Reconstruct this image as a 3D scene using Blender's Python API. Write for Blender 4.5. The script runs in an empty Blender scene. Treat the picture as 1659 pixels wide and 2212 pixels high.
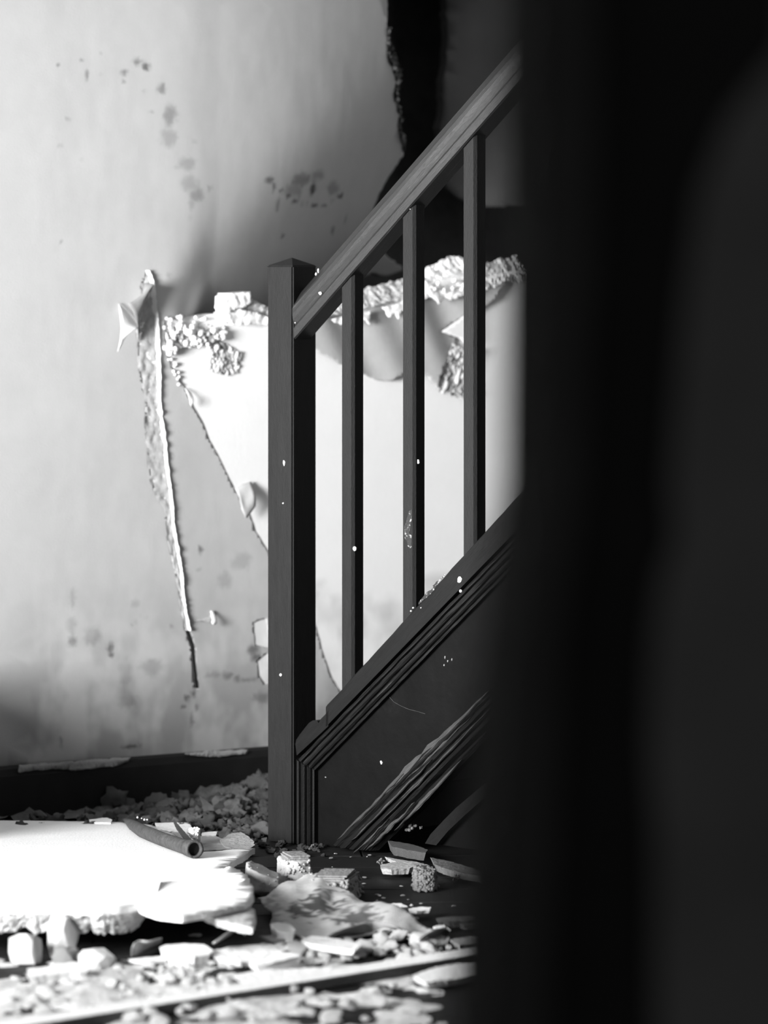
import bpy, bmesh, math, random
import numpy as np
from mathutils import Vector, Matrix, noise
from mathutils.geometry import delaunay_2d_cdt

random.seed(7)
rng = np.random.default_rng(7)
scn = bpy.context.scene
COL = scn.collection

# ------------------------------------------------------------------ camera, light, exposure
F, D, H, U0, V0 = 9000.0, 9.0, 1.235, 829.5, 580.0     # focal length in pixels, distance to the newel, eye height
cam_d = bpy.data.cameras.new('camera')
cam = bpy.data.objects.new('camera', cam_d); COL.objects.link(cam)
cam.location = (0, -D, H); cam.rotation_euler = (math.pi/2, 0, 0)
cam_d.sensor_fit = 'HORIZONTAL'; cam_d.sensor_width = 36.0
cam_d.lens = 36.0*F/1659.0
cam_d.shift_y = -(1106.0-V0)/1659.0
cam_d.clip_start = 0.05; cam_d.clip_end = 60
cam_d.dof.use_dof = True; cam_d.dof.focus_distance = 8.66
cam_d.dof.aperture_fstop = cam_d.lens/1000.0/0.051
scn.camera = cam

vs = scn.view_settings
vs.view_transform = 'Standard'; vs.look = 'None'; vs.gamma = 1.0; vs.use_curve_mapping = False
vs.exposure = 0.0

world = bpy.data.worlds.new('world'); scn.world = world; world.use_nodes = True
bg = world.node_tree.nodes['Background']
bg.inputs[0].default_value = (1, 1, 1, 1); bg.inputs[1].default_value = 0.03

def area(name, loc, target, sx, sy, power, spread=80):
    l = bpy.data.lights.new(name, 'AREA'); l.shape = 'RECTANGLE'; l.size = sx; l.size_y = sy; l.energy = power; l.spread = math.radians(spread)
    o = bpy.data.objects.new(name, l); COL.objects.link(o); o.location = loc
    o.rotation_euler = (Vector(target)-Vector(loc)).to_track_quat('-Z', 'Y').to_euler()
    return o
# daylight through the window of the left wall (the wall stands left of the frame)
WX, WY0, WY1, WZ0, WZ1 = -3.0, -3.6, -2.2, 0.40, 1.80
area('window_daylight', (WX-0.05, (WY0+WY1)/2, (WZ0+WZ1)/2), (-0.15, 0.35, 1.42), WY1-WY0, WZ1-WZ0, 168)
# added fill lamp behind an invented opening, nearer the lens, brightens the floor front
VY0, VY1, VZ0, VZ1 = -5.3, -4.4, 0.9, 2.0
area('front_floor_fill', (WX-0.05, (VY0+VY1)/2, (VZ0+VZ1)/2), (-0.45, -1.95, 0.0), VY1-VY0, VZ1-VZ0, 24, 40)

# ------------------------------------------------------------------ helpers
def tag(o, label=None, cat=None, group=None, kind=None):
    if label: o['label'] = label
    if cat: o['category'] = cat
    if group: o['group'] = group
    if kind: o['kind'] = kind
    return o

def link(name, me, mat=None, parent=None):
    o = bpy.data.objects.new(name, me); COL.objects.link(o)
    if mat and not me.materials: me.materials.append(mat)
    if parent: o.parent = parent
    return o

def from_py(name, verts, faces, mat=None, parent=None, smooth=False):
    me = bpy.data.meshes.new(name); me.from_pydata([tuple(v) for v in verts], [], faces); me.validate(); me.update()
    if smooth: me.polygons.foreach_set('use_smooth', [True]*len(me.polygons))
    return link(name, me, mat, parent)

def from_bm(name, bm, mat=None, parent=None, smooth=False):
    bmesh.ops.recalc_face_normals(bm, faces=bm.faces[:])
    me = bpy.data.meshes.new(name); bm.to_mesh(me); bm.free()
    if smooth: me.polygons.foreach_set('use_smooth', [True]*len(me.polygons))
    return link(name, me, mat, parent)

def empty(name, loc=(0, 0, 0), rz=0):
    o = bpy.data.objects.new(name, None); COL.objects.link(o); o.location = loc; o.rotation_euler.z = rz
    o.empty_display_size = 0.1
    return o

def fbm(x, y, z=0.0, oct=4):
    return noise.fractal(Vector((x, y, z)), 0.6, 2.0, oct)

# pixel -> world on the real surfaces
def on_floor(u, v, z=0.0):
    k = F*(H-z)/(v-V0)
    return Vector(((u-U0)/F*k, k-D, z))
def on_plane(u, v, zf):                      # zf(x, y) = height of a gently tilted sheet
    z = 0.03
    for _ in range(12):
        P = on_floor(u, v, z); z = zf(P.x, P.y)
    P = on_floor(u, v, z); return P
TA = 0.68; AL = math.atan(TA); WD = Vector((math.cos(AL), math.sin(AL), 0)); WN = Vector((math.sin(AL), -math.cos(AL), 0))
W0 = Vector((-0.2765, 0.74, 0))
def on_wall(u, v, off=0.0):                  # -> (p, z) in wall coordinates
    a = (u-U0)/F
    o = W0 + WN*off
    k = ((D+o.y) - TA*o.x)/(1-TA*a)
    x = a*k; y = k-D
    return ((x-o.x)*WD.x+(y-o.y)*WD.y, H-(v-V0)/F*k)
def wall_pt(p, z, off=0.0):
    q = W0 + WD*p + WN*off
    return Vector((q.x, q.y, z))
TH = math.radians(42); SX = -0.199
def on_stair(u, v, yl):                      # -> (s, z) on the stair plane y = yl
    a = (u-U0)/F; c, s_ = math.cos(TH), math.sin(TH)
    k = (yl+s_*SX+c*D)/(s_*a+c)
    x, y = a*k, k-D
    return ((x-SX)*c-y*s_, H-(v-V0)/F*k)

# ------------------------------------------------------------------ materials
def mat(name, base, rough=0.8, var=0.15, scale=20, bump=0.0, bscale=60, stretch=None, slope=0.0, spec=0.3, attr=None, attr_col=0.05, detail=6, dark=None, dark_scale=8, dark_w=0.15):
    m = bpy.data.materials.new(name); m.use_nodes = True
    nt = m.node_tree; N = nt.nodes; L = nt.links
    b = N['Principled BSDF']; b.inputs['Roughness'].default_value = rough; b.inputs['Specular IOR Level'].default_value = spec
    tc = N.new('ShaderNodeTexCoord'); src = tc.outputs['Object']
    if stretch:
        mp = N.new('ShaderNodeMapping'); mp.vector_type = 'TEXTURE'; mp.inputs['Scale'].default_value = tuple(1/q for q in stretch); mp.inputs['Rotation'].default_value = (0, -slope, 0); L.new(src, mp.inputs[0]); src = mp.outputs[0]
    n = N.new('ShaderNodeTexNoise'); n.inputs['Scale'].default_value = scale; n.inputs['Detail'].default_value = detail; n.inputs['Roughness'].default_value = 0.65
    L.new(src, n.inputs['Vector'])
    r = N.new('ShaderNodeMapRange'); r.inputs[1].default_value = 0.25; r.inputs[2].default_value = 0.75
    r.inputs[3].default_value = base*(1-var); r.inputs[4].default_value = min(0.97, base*(1+var))
    L.new(n.outputs[0], r.inputs[0]); col = r.outputs[0]
    def mixto(fac, c):
        nonlocal col
        mx = N.new('ShaderNodeMix'); mx.data_type = 'FLOAT'
        L.new(fac, mx.inputs[0]); L.new(col, mx.inputs[2]); mx.inputs[3].default_value = c
        col = mx.outputs[0]
    if dark is not None:
        n2 = N.new('ShaderNodeTexNoise'); n2.inputs['Scale'].default_value = dark_scale; n2.inputs['Detail'].default_value = 8; n2.inputs['Roughness'].default_value = 0.7
        L.new(src, n2.inputs['Vector'])
        r2 = N.new('ShaderNodeMapRange'); r2.inputs[1].default_value = 0.5+dark_w*0.4; r2.inputs[2].default_value = 0.5+dark_w
        L.new(n2.outputs[0], r2.inputs[0]); mixto(r2.outputs[0], dark)
    if attr:
        at = N.new('ShaderNodeAttribute'); at.attribute_name = attr; mixto(at.outputs['Fac'], attr_col)
    cc = N.new('ShaderNodeCombineColor')
    for i in range(3): L.new(col, cc.inputs[i])
    L.new(cc.outputs[0], b.inputs['Base Color'])
    if bump > 0:
        nb = N.new('ShaderNodeTexNoise'); nb.inputs['Scale'].default_value = bscale; nb.inputs['Detail'].default_value = 6
        L.new(src, nb.inputs['Vector'])
        bp = N.new('ShaderNodeBump'); bp.inputs['Strength'].default_value = 1.0; bp.inputs['Distance'].default_value = bump
        L.new(nb.outputs[0], bp.inputs['Height']); L.new(bp.outputs[0], b.inputs['Normal'])
    return m

M = {}
M['wallpaper'] = mat('wallpaper', 0.46, 0.85, 0.05, 9, 0.0003, 260, attr='stain', attr_col=0.05)
M['white_plaster'] = mat('white_plaster', 0.80, 0.9, 0.03, 8, 0.0003, 120, attr='stain', attr_col=0.25)
M['remnant'] = mat('torn_paper', 0.37, 0.9, 0.08, 14, 0.0006, 200)
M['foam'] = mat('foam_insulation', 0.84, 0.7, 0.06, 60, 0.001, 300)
M["foam_dimmed"] = mat("foam_insulation_dimmed", 0.24, 0.75, 0.12, 60, 0.001, 300)  # darker foam copy, the dimmer light on the right is in the colour
M['foam_shaded'] = mat('foam_insulation_shaded', 0.14, 0.75, 0.15, 60, 0.001, 300)  # darkest foam copy, weak light beside the stairs put into the colour
M['foam_grey'] = mat('foam_insulation_dirty', 0.55, 0.8, 0.3, 60, 0.002, 250, dark=0.12, dark_scale=45, dark_w=0.12)
M['scar'] = mat('rough_plaster', 0.42, 0.95, 0.2, 60, 0.001, 150, dark=0.22, dark_scale=40, dark_w=0.3)
M['rim'] = mat('broken_plaster_rim', 0.5, 0.95, 0.2, 70, 0.003, 180, dark=0.2, dark_scale=50, dark_w=0.22)
M['baseboard'] = mat('dark_baseboard_paint', 0.012, 0.6, 0.3, 20)
M['masonry'] = mat('dark_masonry', 0.10, 0.95, 0.3, 12, 0.004, 60)  # even dark grey for the back of the cavity
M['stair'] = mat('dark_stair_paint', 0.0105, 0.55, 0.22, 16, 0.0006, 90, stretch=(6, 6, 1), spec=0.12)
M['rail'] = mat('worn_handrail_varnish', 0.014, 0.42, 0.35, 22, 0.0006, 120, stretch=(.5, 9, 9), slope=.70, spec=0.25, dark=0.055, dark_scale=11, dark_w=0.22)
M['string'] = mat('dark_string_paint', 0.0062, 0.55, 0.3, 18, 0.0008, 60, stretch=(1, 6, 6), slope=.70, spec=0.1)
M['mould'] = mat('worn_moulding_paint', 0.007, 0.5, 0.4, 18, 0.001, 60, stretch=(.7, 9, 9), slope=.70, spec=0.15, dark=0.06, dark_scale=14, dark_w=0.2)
M['panel'] = mat('shaded_panel_paint', 0.0030, 0.55, 0.35, 18, 0.0006, 60, spec=0.06, dark=0.008, dark_scale=9, dark_w=.3)  # stair paint darkened, the panel's shade is put into the colour
M['worn'] = mat('worn_splintered_wood', 0.006, 0.8, 0.5, 30, 0.003, 60, stretch=(.6, 8, 8), slope=.70, spec=0.1, dark=0.07, dark_scale=9, dark_w=0.2)
M['scuff'] = mat('scuffed_paint', 0.02, 0.8, 0.3, 60, 0.001, 90, dark=0.3, dark_scale=110, dark_w=0.12)
M['splinter'] = mat('pale_splinter_wood', 0.05, 0.85, 0.5, 30, 0.002, 60, stretch=(.8, 8, 8), slope=.70, spec=0.1)
M['fleck'] = mat('white_paint_fleck', 0.85, 0.7, 0.05, 40)
M['board'] = mat('floorboard_wood', 0.014, 0.6, 0.35, 14, 0.001, 60, stretch=(1.5, 14, 6), spec=0.12, dark=0.04, dark_scale=30, dark_w=0.2)
M['gypsum'] = mat('gypsum_board', 0.86, 0.9, 0.04, 10, 0.0006, 200)
M['core'] = mat('gypsum_core', 0.5, 0.95, 0.25, 50, 0.004, 120)
M['shard'] = mat("plaster_shard", 0.82, 0.95, 0.08, 25, 0.002, 120)
M['greyshard'] = mat('grey_plaster', 0.36, 0.95, 0.2, 40, 0.002, 120, dark=0.12, dark_scale=60, dark_w=0.2)
M['rubble'] = mat('crumbly_rubble', 0.2, 0.95, 0.35, 40, 0.004, 120)
M['rubble_dark'] = mat('crumbly_rubble_dark', 0.1, 0.95, 0.4, 40, 0.004, 120)
M['dust'] = mat("plaster_dust", 0.62, 0.95, 0.15, 30, 0.003, 120, dark=0.2, dark_scale=14, dark_w=0.18)
M['rust'] = mat('rusty_pipe', 0.05, 0.7, 0.5, 70, 0.002, 160, dark=0.16, dark_scale=60, dark_w=0.3)
M['hollow'] = mat('pipe_inside', 0.01, 0.9, 0.2, 20)
M['fabric'] = mat('woven_hessian', 0.5, 0.95, 0.12, 90, 0.0, 60, attr='stain', attr_col=0.045)
M['under'] = mat('paper_underside', 0.25, 0.9, 0.15, 30)
M['wood_grey'] = mat('grey_old_wood', 0.07, 0.85, 0.4, 30, 0.002, 80, stretch=(2, 14, 14))
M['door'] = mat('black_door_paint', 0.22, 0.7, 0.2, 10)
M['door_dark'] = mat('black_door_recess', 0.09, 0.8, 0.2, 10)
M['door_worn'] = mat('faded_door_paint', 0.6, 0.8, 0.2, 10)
M['wall_grey'] = mat('plain_wall_paint', 0.4, 0.9, 0.08, 8, 0.001, 100)
M['lining'] = mat('cavity_lining', 0.16, 0.9, 0.1, 8)
M['ceiling'] = mat('ceiling_paint', 0.45, 0.9, 0.05, 8)
M['glass'] = mat('window_bars', 0.3, 0.6, 0.05, 8)

# weave relief on the hessian
def weave(m, s):
    nt = m.node_tree; N = nt.nodes; L = nt.links
    b = N['Principled BSDF']; tc = N.new('ShaderNodeTexCoord'); mp = N.new('ShaderNodeMapping'); mp.inputs['Rotation'].default_value = (0, 0, 0.6)
    L.new(tc.outputs['Object'], mp.inputs[0])
    w1 = N.new('ShaderNodeTexWave'); w1.bands_direction = 'X'; w1.inputs['Scale'].default_value = s
    w2 = N.new('ShaderNodeTexWave'); w2.bands_direction = 'Y'; w2.inputs['Scale'].default_value = s*0.6
    for w in (w1, w2): L.new(mp.outputs[0], w.inputs[0]); w.inputs['Distortion'].default_value = 0.6
    mx = N.new('ShaderNodeMath'); mx.operation = 'MULTIPLY'; L.new(w1.outputs['Fac'], mx.inputs[0]); L.new(w2.outputs['Fac'], mx.inputs[1])
    bp = N.new('ShaderNodeBump'); bp.inputs["Distance"].default_value = 0.0015; L.new(mx.outputs[0], bp.inputs['Height']); L.new(bp.outputs[0], b.inputs['Normal'])
weave(M["fabric"], 85)

# ------------------------------------------------------------------ polygon tools
def inside(poly, P):
    x, y = P[:, 0], P[:, 1]; res = np.zeros(len(P), bool); n = len(poly)
    for i in range(n):
        x1, y1 = poly[i]; x2, y2 = poly[(i+1) % n]
        c = ((y1 > y) != (y2 > y))
        if y1 != y2: res ^= c & (x < (x2-x1)*(y-y1)/(y2-y1)+x1)
    return res

def refine(poly, step, jag=0.0, fine=None, keep=None):
    out = []
    n = len(poly)
    for i in range(n):
        a = Vector(poly[i]); b = Vector(poly[(i+1) % n]); d = b-a; L = d.length
        k = max(1, int(L/step))
        nn = Vector((-d.y, d.x))/max(L, 1e-9)
        for j in range(k):
            q = a+d*(j/k)
            if jag > 0 and (keep is None or not keep(a, b)):
                q = q + nn*jag*(fbm(q.x*60, q.y*60, 3.3, 3)*1.0 + 0.35*fbm(q.x*110, q.y*110, 8.1, 2))
            out.append((q.x, q.y))
    return out

def tri_region(outer, holes, spacing, jitter=0.25, focus=None, coarse=None):
    """constrained triangulation of a polygon with holes, with interior points"""
    O = np.array(outer); lo, hi = O.min(0), O.max(0)
    def grid(lo, hi, s):
        gx = np.arange(lo[0]+s*.5, hi[0], s); gy = np.arange(lo[1]+s*.5, hi[1], s)
        G = np.stack(np.meshgrid(gx, gy), -1).reshape(-1, 2)
        return G + rng.uniform(-jitter*s, jitter*s, G.shape)
    if focus is not None:
        f0, f1 = np.array(focus[0]), np.array(focus[1])
        A = grid(np.maximum(lo, f0), np.minimum(hi, f1), spacing)
        B = grid(lo, hi, coarse)
        B = B[~((B >= f0-spacing) & (B <= f1+spacing)).all(1)]
        G = np.concatenate([A, B])
    else:
        G = grid(lo, hi, spacing)
    keep = inside(outer, G)
    for h in holes: keep &= ~inside(h, G)
    G = G[keep]
    verts = [Vector(p) for p in outer]; edges = [(i, (i+1) % len(outer)) for i in range(len(outer))]
    for h in holes:
        s = len(verts); verts += [Vector(p) for p in h]; edges += [(s+i, s+(i+1) % len(h)) for i in range(len(h))]
    verts += [Vector(p) for p in G]
    vo, eo, fo, _, _, _ = delaunay_2d_cdt(verts, edges, [], 0, 1e-6)
    V = np.array([(v.x, v.y) for v in vo]); T = np.array([f for f in fo if len(f) == 3])
    C = V[T].mean(1); k = inside(outer, C)
    for h in holes: k &= ~inside(h, C)
    return V, T[k]

def layer(name, outer, holes, spacing, to3, thick, mat_, parent=None, focus=None, coarse=None, stain=None, smooth=True):
    """thin sheet: to3(p, q, depth) gives the 3-D point; depth 0 is the face, thick its back edge"""
    V, T = tri_region(outer, holes, spacing, focus=focus, coarse=coarse)
    used = np.unique(T); remap = -np.ones(len(V), int); remap[used] = np.arange(len(used)); V = V[used]; T = remap[T]
    # boundary edges
    cnt = {}
    for t in T:
        for a, b in ((t[0], t[1]), (t[1], t[2]), (t[2], t[0])):
            cnt[(a, b)] = cnt.get((a, b), 0)+1
    bnd = [(a, b) for (a, b) in cnt if (b, a) not in cnt]
    verts = [to3(x, y, 0.0) for x, y in V]
    faces = [tuple(int(i) for i in t) for t in T]
    bi = {}
    for a, b in bnd:
        for i in (a, b):
            if i not in bi:
                bi[i] = len(verts); verts.append(to3(V[i][0], V[i][1], thick))
    for a, b in bnd: faces.append((int(b), int(a), bi[a], bi[b]))
    o = from_py(name, verts, faces, mat_, parent)
    me = o.data
    sm = np.zeros(len(me.polygons), bool); sm[:len(T)] = smooth; me.polygons.foreach_set('use_smooth', sm)
    if stain is not None:
        at = me.attributes.new('stain', 'FLOAT', 'POINT')
        val = np.zeros(len(me.vertices), np.float32); val[:len(V)] = stain(V)
        at.data.foreach_set('value', val)
    return o

def W(*pts): return [on_wall(u, v) for u, v in pts]
def box_bm(bm, lo, hi, mtx=None):
    r = bmesh.ops.create_cube(bm, size=1.0)
    c = [(a+b)/2 for a, b in zip(lo, hi)]; s = [b-a for a, b in zip(lo, hi)]
    for v in r['verts']:
        v.co = Vector((v.co.x*s[0]+c[0], v.co.y*s[1]+c[1], v.co.z*s[2]+c[2]))
        if mtx: v.co = mtx @ v.co
    return r['verts']
def bevel(bm, w, seg=2):
    bmesh.ops.bevel(bm, geom=bm.edges[:], offset=w, segments=seg, profile=0.6, affect='EDGES', clamp_overlap=True)

# ================================================================== STRUCTURE
# ---- floor of single boards
floor = from_py('floor', [(-3.2, -9.5, -.03), (2.6, -9.5, -.03), (2.6, 2.9, -.03), (-3.2, 2.9, -.03), (-3.2, -9.5, -.06), (2.6, -9.5, -.06), (2.6, 2.9, -.06), (-3.2, 2.9, -.06)],
                [(0, 1, 2, 3), (7, 6, 5, 4), (0, 4, 5, 1), (1, 5, 6, 2), (2, 6, 7, 3), (3, 7, 4, 0)], M['baseboard'])
tag(floor, 'dark floor of old wooden boards strewn with rubble', kind='structure')
FA = math.radians(3.0)
def floorboard(y0, y1, x0, x1, k):
    bm = bmesh.new(); box_bm(bm, (x0, y0+.0015, -.03), (x1, y1-.0015, -.001-0.0015*random.random())); bevel(bm, .0022, 1)
    o = from_bm('floorboard', bm, M['board'], floor); o.rotation_euler.z = FA
    o['kind'] = 'structure'
    return o
y = -2.9; k = 0
while y < 1.75:
    w = random.choice([.15, .17, .16]); cuts = sorted([-3.1, 2.4]+[random.uniform(-1.6, 1.9) for _ in range(3)])
    cuts = [c for i, c in enumerate(cuts) if i == 0 or c-cuts[i-1] > .25 or i == len(cuts)-1]
    for a, b in zip(cuts[:-1], cuts[1:]): floorboard(y, y+w, a+.001, b-.001, k)
    y += w; k += 1
from_py('floor_beyond', [(-3.2, -9.5, -.004), (2.6, -9.5, -.004), (2.6, -2.95, -.004), (-3.2, -2.95, -.004)], [(0, 1, 2, 3)], M['board'], floor)

# ---- back wall: lower white board, caved-in upper board, hole
BREAK = W((355, 690), (400, 686), (470, 678), (500, 690), (574, 700), (640, 690), (690, 668), (740, 662), (787, 655), (860, 632), (920, 615), (1003, 590), (1055, 598), (1110, 585), (1300, 570), (1700, 560))
BP = np.array([b[0] for b in BREAK]); BZ = np.array([b[1] for b in BREAK])
PL, PR, ZT = -3.25, 2.6, 2.62
pA = on_wall(330, 600)[0]
def ss(t): t = min(1, max(0, t)); return t*t*(3-2*t)
def uv_of(p, z):                             # photo pixel of a wall point (wall map is all but linear)
    q = W0 + WD*p; k = q.y+D
    return (U0+q.x/k*F, V0+(H-z)/k*F)
def softplus(x): return x+math.log1p(math.exp(-x)) if x > 0 else math.log1p(math.exp(x))
FOLD, SIDE = .56, .33
def cave(p, z):
    """how far the upper board is folded and pushed in (m), deepest towards the break and the hole"""
    zb = float(np.interp(p, BP, BZ))
    if z < zb-.002 or p < BP[0]: return 0.0
    u, v = uv_of(p, z)
    q = (u-345)*.63+(v-640)*.77
    c = FOLD*45*softplus(q/45)*.00115
    c += SIDE*120*softplus((u-640)/120)*.0013 - SIDE*120*softplus((330-640)/120)*.0013
    return max(0.0, c)*ss((p-BP[0])/.16)
def on_cave(u, v):
    off = 0.0
    for _ in range(6): p, z = on_wall(u, v, off); off = -cave(p, z)
    return (p, z)
HOLE = [on_cave(*q) for q in ((832, -140), (836, 90), (838, 130), (846, 145), (856, 175), (850, 205), (856, 228), (862, 250), (858, 275), (866, 300), (872, 335), (858, 356), (838, 385), (822, 415), (806, 450), (800, 500),
         (822, 540), (838, 556), (866, 574), (900, 590), (925, 588), (960, 575), (1003, 556), (1055, 572), (1110, 562), (1300, 548), (1320, 300), (1300, -140))]
top_u = 340
wall_left_edge = [(PL, 0.0), ]
upper_poly = [BREAK[0]]+BREAK[1:]+[(PR, BREAK[-1][1]), (PR, ZT), (pA, ZT)]
lower_poly = [(PL, -.02), (PR, -.02), (PR, BREAK[-1][1])]+BREAK[::-1]+[(pA, ZT), (PL, ZT)]
focus = (on_wall(60, 2250), on_wall(1250, 40)); focus = ((focus[0][0], 0.0), (focus[1][0], focus[1][1]))
def stain_white(V):
    out = np.zeros(len(V), np.float32)
    for i, (p, z) in enumerate(V):
        if z < 0.5: out[i] = max(0, min(.6, (fbm(p*9, z*9, 2, 4)*.5+.12)))
    return out
wall = layer('wall_back', refine(lower_poly, .02, .002), [], .02, lambda p, z, d: wall_pt(p, z, -.0006-d), .05, M['white_plaster'], None, focus, .12, stain_white)
tag(wall, 'back wall of white board under torn grey wallpaper', kind='structure')
upper = layer('upper_board', refine(upper_poly, .015, .002), [refine(HOLE, .006, .006)], .018, lambda p, z, d: wall_pt(p, z, -.004-cave(p, z)-d), .03, M['scar'], wall, focus, .12)

# ---- wallpaper with its tears
TEAR_L = [(306, 618), (312, 655), (300, 690), (299, 723), (300, 747), (302, 799), (308, 828), (318, 861), (317, 921), (319, 959), (322, 994), (326, 1032), (341, 1075), (360, 1097), (362, 1139), (365, 1160), (373, 1199), (383, 1245), (389, 1287), (394, 1311), (401, 1362), (412, 1392), (416, 1447), (420, 1486)]
TEAR_R = [(319, 584), (330, 617), (336, 682), (340, 736), (342, 820), (341, 858), (346, 904), (354, 953), (357, 999), (364, 1048), (369, 1091), (371, 1130), (379, 1175), (388, 1227), (394, 1290), (397, 1317), (407, 1362), (417, 1392), (421, 1447), (426, 1486)]
tear = W(*(TEAR_L+TEAR_R[::-1]))
DIAG = [(355, 690), (357, 730), (363, 766), (368, 790), (387, 818), (401, 845), (417, 880), (436, 910), (452, 950), (471, 983), (487, 1018), (506, 1056), (525, 1085), (539, 1110), (552, 1148), (574, 1182), (600, 1235), (640, 1290), (680, 1345), (700, 1420), (718, 1468), (740, 1500), (765, 1560), (800, 1700)]
zbase = 0.118
dg = W(*DIAG); pend = dg[-1][0]
paper_outer = [(PL, zbase-.02), (pend, zbase-.02)]+dg[::-1]+BREAK[1:]+[(PR, BREAK[-1][1]), (PR, ZT), (PL, ZT)]
patch1 = W((547, 1345), (575, 1335), (584, 1400), (566, 1396), (552, 1392)); patch2 = W((556, 1428), (578, 1410), (584, 1475), (572, 1478), (560, 1460))
chip = W((418, 1340), (436, 1336), (452, 1332), (457, 1320), (459, 1346), (446, 1344))
SPOTS = []
def cs(ox, oy, sc, items):
    for it in items:
        x, y_, rx, ry, a = it; SPOTS.append((ox+x/sc, oy+y_/sc, rx/sc, ry/sc, a))
cs(100, 100, 3.318, [(650, 105, 22, 28, .5), (712, 147, 22, 28, .62), (557, 185, 19, 25, .5), (690, 222, 11, 13, .45), (553, 245, 8, 12, .35), (290, 205, 13, 36, .45), (83, 140, 12, 16, .45), (253, 100, 11, 12, .35), (383, 205, 10, 12, .3), (398, 45, 10, 10, .3),
  (825, 305, 27, 36, .42), (885, 490, 46, 72, .36), (880, 500, 25, 30, .2), (880, 655, 56, 66, .24), (1010, 840, 58, 52, .24), (940, 860, 25, 15, .15), (1030, 985, 66, 58, .22), (1075, 1065, 58, 44, .34), (1040, 1130, 25, 40, .2), (1170, 1015, 18, 20, .3), (1025, 1240, 12, 18, .2), (730, 425, 11, 13, .28), (750, 468, 10, 10, .25),
  (150, 530, 15, 17, .42), (120, 362, 10, 12, .32), (97, 710, 10, 12, .35), (255, 822, 10, 10, .3), (880, 1640, 20, 20, .22), (695, 330, 15, 18, .16), (318, 367, 9, 9, .2), (105, 1400, 7, 7, .3), (445, 695, 8, 10, .3), (1060, 680, 18, 18, .12)])
cs(100, 1100, 3.318, [(190, 945, 30, 36, .42), (460, 980, 22, 34, .45), (468, 1045, 22, 20, .5), (330, 910, 60, 66, .22), (760, 1130, 72, 55, .24), (770, 1170, 40, 30, .2), (580, 1370, 66, 50, .2), (1102, 285, 13, 28, .55), (1085, 440, 20, 12, .2), (1280, 510, 50, 60, .2), (1400, 370, 66, 60, .18), (190, 640, 16, 75, .18), (100, 1680, 13, 40, .4), (640, 680, 30, 30, .18),
  (1300, 1190, 40, 25, .3), (1365, 1215, 25, 20, .35), (1450, 1222, 60, 8, .25), (905, 838, 9, 16, .45), (180, 830, 34, 60, .2), (640, 820, 40, 10, .25), (700, 770, 40, 10, .2), (600, 1700, 66, 9, .45), (640, 1688, 30, 8, .5), (1540, 1350, 60, 40, .25), (570, 1170, 45, 100, .14), (1200, 1190, 60, 20, .2), (1010, 1350, 16, 16, .6), (1055, 1320, 16, 30, .5), (1080, 1420, 12, 40, .35), (1045, 1510, 12, 50, .3), (985, 1410, 20, 12, .35), (540, 1340, 50, 70, .1), (1480, 1010, 45, 40, .5), (1510, 1060, 40, 30, .5)])
cs(560, 100, 2.765, [(x_, y_, a_*1.1, b_*1.1, min(.9, c_*1.6)) for x_, y_, a_, b_, c_ in [(60, 800, 30, 18, .35), (90, 840, 12, 30, .35), (110, 950, 10, 40, .25), (130, 860, 18, 10, .4), (170, 895, 22, 10, .4), (215, 920, 26, 10, .45), (270, 940, 30, 9, .5), (330, 948, 30, 8, .5), (390, 945, 30, 8, .5), (440, 925, 26, 9, .5), (480, 900, 22, 9, .5), (495, 880, 14, 14, .55), (320, 850, 24, 36, .45), (250, 800, 70, 40, .28), (350, 770, 50, 30, .2), (440, 850, 50, 40, .22), (440, 1100, 14, 26, .3), (140, 1135, 14, 14, .3), (515, 1040, 12, 25, .2), (210, 860, 60, 40, .2)]])
SP = []
for (u, v, ru, rv, a) in SPOTS:
    p, z = on_cave(u, v); SP.append((p, z, ru*.00131, rv*.00107, min(.9, a*1.25)))
SP = np.array(SP)
def stain_paper(V):
    p, z = V[:, 0], V[:, 1]; out = np.zeros(len(V))
    nz = np.zeros(len(V)); n2 = np.zeros(len(V))
    f = (p > focus[0][0]-.05) & (p < focus[1][0]+.05)
    for i in np.nonzero(f)[0]:
        nz[i] = fbm(p[i]*70, z[i]*70, 1.0, 3); n2[i] = fbm(p[i]*7, z[i]*5, 9.0, 4)
    for (sp, sz, rp, rz, a) in SP:
        d = np.hypot((p-sp)/rp, (z-sz)/rz)+nz*.35
        out = np.maximum(out, a*np.clip((1.25-d)/.6, 0, 1))
    low = np.clip((0.55-z)/.4, 0, 1)*np.clip(n2*.6+.18, 0, .4)     # grime on the low wall
    out = np.clip(out+low+np.clip(n2*.04+.01, 0, .03), 0, .9)
    return out
_tr = W(*TEAR_R); TZ = [-q[1] for q in _tr]; TP = [q[0] for q in _tr]
def paper3(p, z, d):
    w = .0005*fbm(p*9, z*5, 4.0, 3)
    t = p-float(np.interp(-z, TZ, TP))
    if t > -.002: w += .003*max(0, 1-t/.13)*ss((1.23-z)/.1)*ss((z-.25)/.5)
    return wall_pt(p, z, .0004+w-cave(p, z)-d)
straight = lambda a, b: False
paper = layer('wallpaper', refine(paper_outer, .006, .0009), [refine(tear, .005, .0008), refine(HOLE, .006, .004), refine(patch1, .005, .001), refine(patch2, .005, .001)], .0075, paper3, .0014, M['wallpaper'], wall, focus, .1, stain_paper)

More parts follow.
